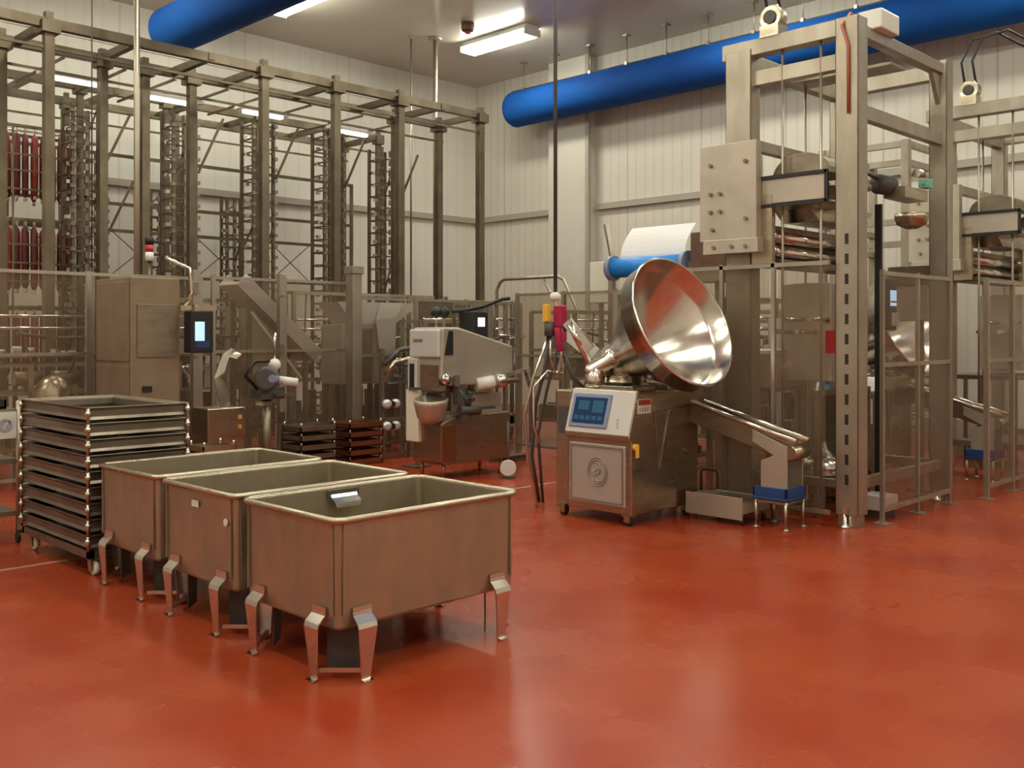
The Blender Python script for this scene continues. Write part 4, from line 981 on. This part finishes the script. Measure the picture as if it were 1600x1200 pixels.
# valve column right of thick post (u 565-600)
t = thing('valve_rack', 'dark rack with round white valves just right of the fence corner post', 'rack', (7.62, 9.95, 0))
MB().use('steel_dull').bar((0, 0, 0), (0, 0, 1.4), .05).bar((.45, 0, 0), (.45, 0, 1.4), .05).bar((0, 0, .5), (.45, 0, .5), .04).bar((0, 0, 1.1), (.45, 0, 1.1), .04).bar((0, 0, .05), (.45, 0, .05), .04).build('rack_frame', 'steel_dull', t)
for z in (.42, .70):
    for x in (.04, .18): 
        v = MB().use('panelwhite').lathe((x, -.03, z), (-.3, -1, 0), [(0, .04), (.02, .06), (.06, .06), (.08, .03)], 16).build('valve', 'panelwhite', t)
    MB().use('black').lathe((.11, -.05, z), (-.3, -1, 0), [(0, .04), (.06, .04)], 14).bar((.0, 0, z), (.25, 0, z), .03).build('valve_body', 'black', t)
m = MB().use('dark')
for k in range(16):
    x = random.uniform(0, .45); z = random.uniform(.95, 1.3); m.tube((x, -.04, z), (x+random.uniform(.05, .14), -.08, z+random.uniform(-.04, .06)), .022)
m.path([(-.0, -.06, 1.2), (.2, -.1, 1.38), (.5, -.05, 1.42), (.62, 0, 1.3)], .03)
m.build('hose_bundle', 'dark', t, kind='stuff')
m = MB().use('steel_bright')
for k in range(7): m.cbox((.05+.06*k, -.1, 1.12+.03*(k % 2)), (.025, .03, .03))
m.cbox((.42, -.1, 1.25), (.1, .03, .03)); m.build('clamps', 'steel_bright', t, kind='stuff')
t = thing('hose_guide_stand', 'steel pedestal with bent pipe between the valve rack and the clipping machine', 'stand', (7.5, 9.1, 0))
MB().use('steel_dull').tube((0, 0, 0), (0, 0, .95), .03).cbox((0, 0, .01), (.25, .25, .02)).build('pedestal', 'steel_dull', t)
MB().use('steel').path([(0, 0, .95), (.0, 0, 1.2), (-.1, 0, 1.3), (-.3, .05, 1.25), (-.4, .1, 1.1)], .03).lathe((0, 0, 1.0), (0, 0, 1), [(0, .08), (.1, .08)], 16).build('bent_pipe', 'steel', t)

# background equipment rows seen through the fences (pipe benches) --------
def bench(loc, w, dp, label, seed, h=1.9):
    rnd = random.Random(seed)
    t = thing('process_bench', label, 'machine', loc)
    m = MB().use('frame')
    for x in (0, w/2, w):
        for y in (0, dp): m.bar((x, y, 0), (x, y, h), .05)
    for z in (.35, .95, 1.35, h): m.bar((0, 0, z), (w, 0, z), .04); m.bar((0, dp, z), (w, dp, z), .04); m.bar((0, 0, z), (0, dp, z), .04); m.bar((w, 0, z), (w, dp, z), .04)
    m.build('bench_frame', 'frame', t)
    MB().use('steel').box(0, w, 0, dp, .93, .96).build('bench_top', 'steel', t)
    MB().use('steel').box(.03, w-.03, .03, dp-.03, .33, .36).build('lower_shelf', 'steel', t)
    n = max(3, int(w/.38))
    for k in range(n):
        x = (k+.5)*w/n; kind = rnd.randrange(4); z0 = .96
        if kind == 0: MB().use('beige').box(x-.13, x+.13, .06, dp*.8, z0, z0+rnd.uniform(.25, .4)).build('drive_box', 'beige', t, .01)
        elif kind == 1: MB().use('steel_bright').lathe((x, dp*.4, z0), (0, 0, 1), [(0, .10), (.16, .12), (.2, .16), (.26, .16), (.3, .06)], 18).build('pot', 'steel_bright', t)
        elif kind == 2: MB().use('steel_dull').tube((x-.14, .1, z0+.15), (x+.14, .1, z0+.15), .08, 14).box(x-.05, x+.05, .06, .14, z0, z0+.1).build('motor', 'steel_dull', t)
        else: MB().use('steel').prism([(x-.15, z0+.34), (x+.15, z0+.34), (x+.05, z0), (x-.05, z0)], 'y', .08, dp*.7).build('funnel', 'steel', t)
        MB().use('dark').path([(x, .0, z0+.2), (x+.06, -.03, 1.3), (x-.05, -.02, 1.45), (x, 0, h-.02)], .013, 6).build('hose', 'dark', t)
        for q in range(2):
            bx = x+rnd.uniform(-.12, .1); bz = rnd.uniform(.4, .55)
            MB().use(rnd.choice(['steel_dull', 'steel_bright', 'copper', 'dark'])).box(bx-.06, bx+.06, .08, .3, .36, bz).build('lower_unit', 'steel', t, .006)
        MB().use(rnd.choice(['steel_bright', 'steel', 'dark'])).tube((x-.15, -.02, 1.5+rnd.uniform(-.03, .1)), (x+.15, -.02, 1.55), .02).build('cylinder', 'steel', t)
    MB().use('steel_dull').box(0, w, dp*.3, dp, 1.35, 1.37).build('upper_shelf', 'steel_dull', t)
    q = 0; x = .1
    while x < w-.1:
        ww = rnd.uniform(.05, .13); hh = rnd.uniform(.08, min(.4, h-1.42)); kd = rnd.randrange(5); y1 = dp*rnd.uniform(.35, .6)
        key = rnd.choice(['dark', 'steel_bright', 'steel', 'beige', 'steel_dull', 'dark', 'cream'])
        mm = MB().use(key)
        if kd < 2: mm.box(x, x+ww, y1, y1+dp*.3, 1.37, 1.37+hh)
        elif kd == 2: mm.lathe((x+ww/2, y1+.05, 1.37), (0, 0, 1), [(0, ww*.4), (hh*.7, ww*.5), (hh, ww*.25)], 12)
        elif kd == 3: mm.tube((x, y1, 1.37+ww*.5), (x+ww, y1, 1.37+ww*.5), ww*.45, 10)
        else: mm.path([(x, y1, 1.37), (x, y1, 1.37+hh*.8), (x+ww*.5, y1-.03, 1.37+hh), (x+ww, y1-.03, 1.37+hh*.5)], .014, 6)
        mm.build('upper_unit', key, t); x += ww+rnd.uniform(.03, .09)
    x = .08
    while x < w-.12:
        ww = rnd.uniform(.06, .16); hh = rnd.uniform(.15, .52)
        key = rnd.choice(['dark', 'steel_bright', 'steel', 'copper', 'steel_dull', 'tan'])
        MB().use(key).box(x, x+ww, dp*.45, dp*.9, .36, .36+hh).build('lower_unit', key, t, .004); x += ww+rnd.uniform(.05, .12)
    for z in (1.65, 1.78): MB().use('steel_bright').tube((0, .03, z), (w, .03, z), .018).build('pipe', 'steel_bright', t)
    return t
bench((4.8, 11.15, 0), 1.9, .6, 'frame of pipes and pots behind the left fence, right of the tan cabinet', 3, 2.0)
bench((7.35, 11.55, 0), 2.0, .2, 'pipework bench behind the beige feed cabinet', 5, 2.15)
bench((9.0, 9.4, 0), .55, .7, 'pipework bench just left of the red hose cluster', 8, 2.0)
bench((10.3, 9.2, 0), 1.9, .7, 'pipework bench behind the red hose cluster', 11, 1.9)
bench((10.0, 6.2, 0), 1.5, .7, 'pipework bench behind the front hopper and the wide lift column', 14, 2.0)
bench((12.3, 7.0, 0), 2.0, .7, 'pipework bench near the right wall behind the second filling machine', 17, 1.9)
bench((12.9, 8.6, 0), 2.0, .6, 'pipework bench against the right wall under the pilaster', 21, 1.8)
bench((3.2, 11.1, 0), 1.2, .5, 'low pipework bench at the left edge below the sausages', 25, 1.25)
t = thing('lower_tank', 'steel drum tank with curved top behind the left fence', 'tank', (4.5, 11.0, 0))
t.location = (3.9, 10.75, 0)
MB().use('steel').lathe((0, 0, .3), (0, 0, 1), [(0, .1), (.1, .19), (.7, .19), (.8, .12), (.85, .05)], 24).build('tank_shell', 'steel', t)
m = MB().use('steel')
for k in range(3): a = k*2.094; m.tube((.13*math.cos(a), .13*math.sin(a), 0), (.13*math.cos(a), .13*math.sin(a), .45), .018)
m.build('legs', 'steel', t)

bench((5.08, 10.68, 0), .8, .35, 'short pipework bench left of the elevator chute', 31, 1.9)
bench((8.28, 9.9, 0), .62, .45, 'pipework bench behind the clipping machine, right of the dark back cabinet post', 37, 1.75)
bench((7.75, 5.75, 0), .9, .5, 'pipework bench between front filling machine and wide lift column', 41, 2.0)
t = thing('white_guard_sheet', 'pair of white upright sheets seen through the fence beside the wide lift column', 'sheet', (8.9, 5.35, 0))
for k in range(3): MB().use('panelwhite').box(-.01, .01, .0-.30*k, .16-.30*k, .55, 1.75).build('sheet_panel', 'panelwhite', t)
MB().use('frame').bar((0, -.6, .5), (0, .18, .5), .04).bar((0, -.6, 0), (0, -.6, 1.8), .04).bar((0, .18, 0), (0, .18, 1.8), .04).build('sheet_frame', 'frame', t)
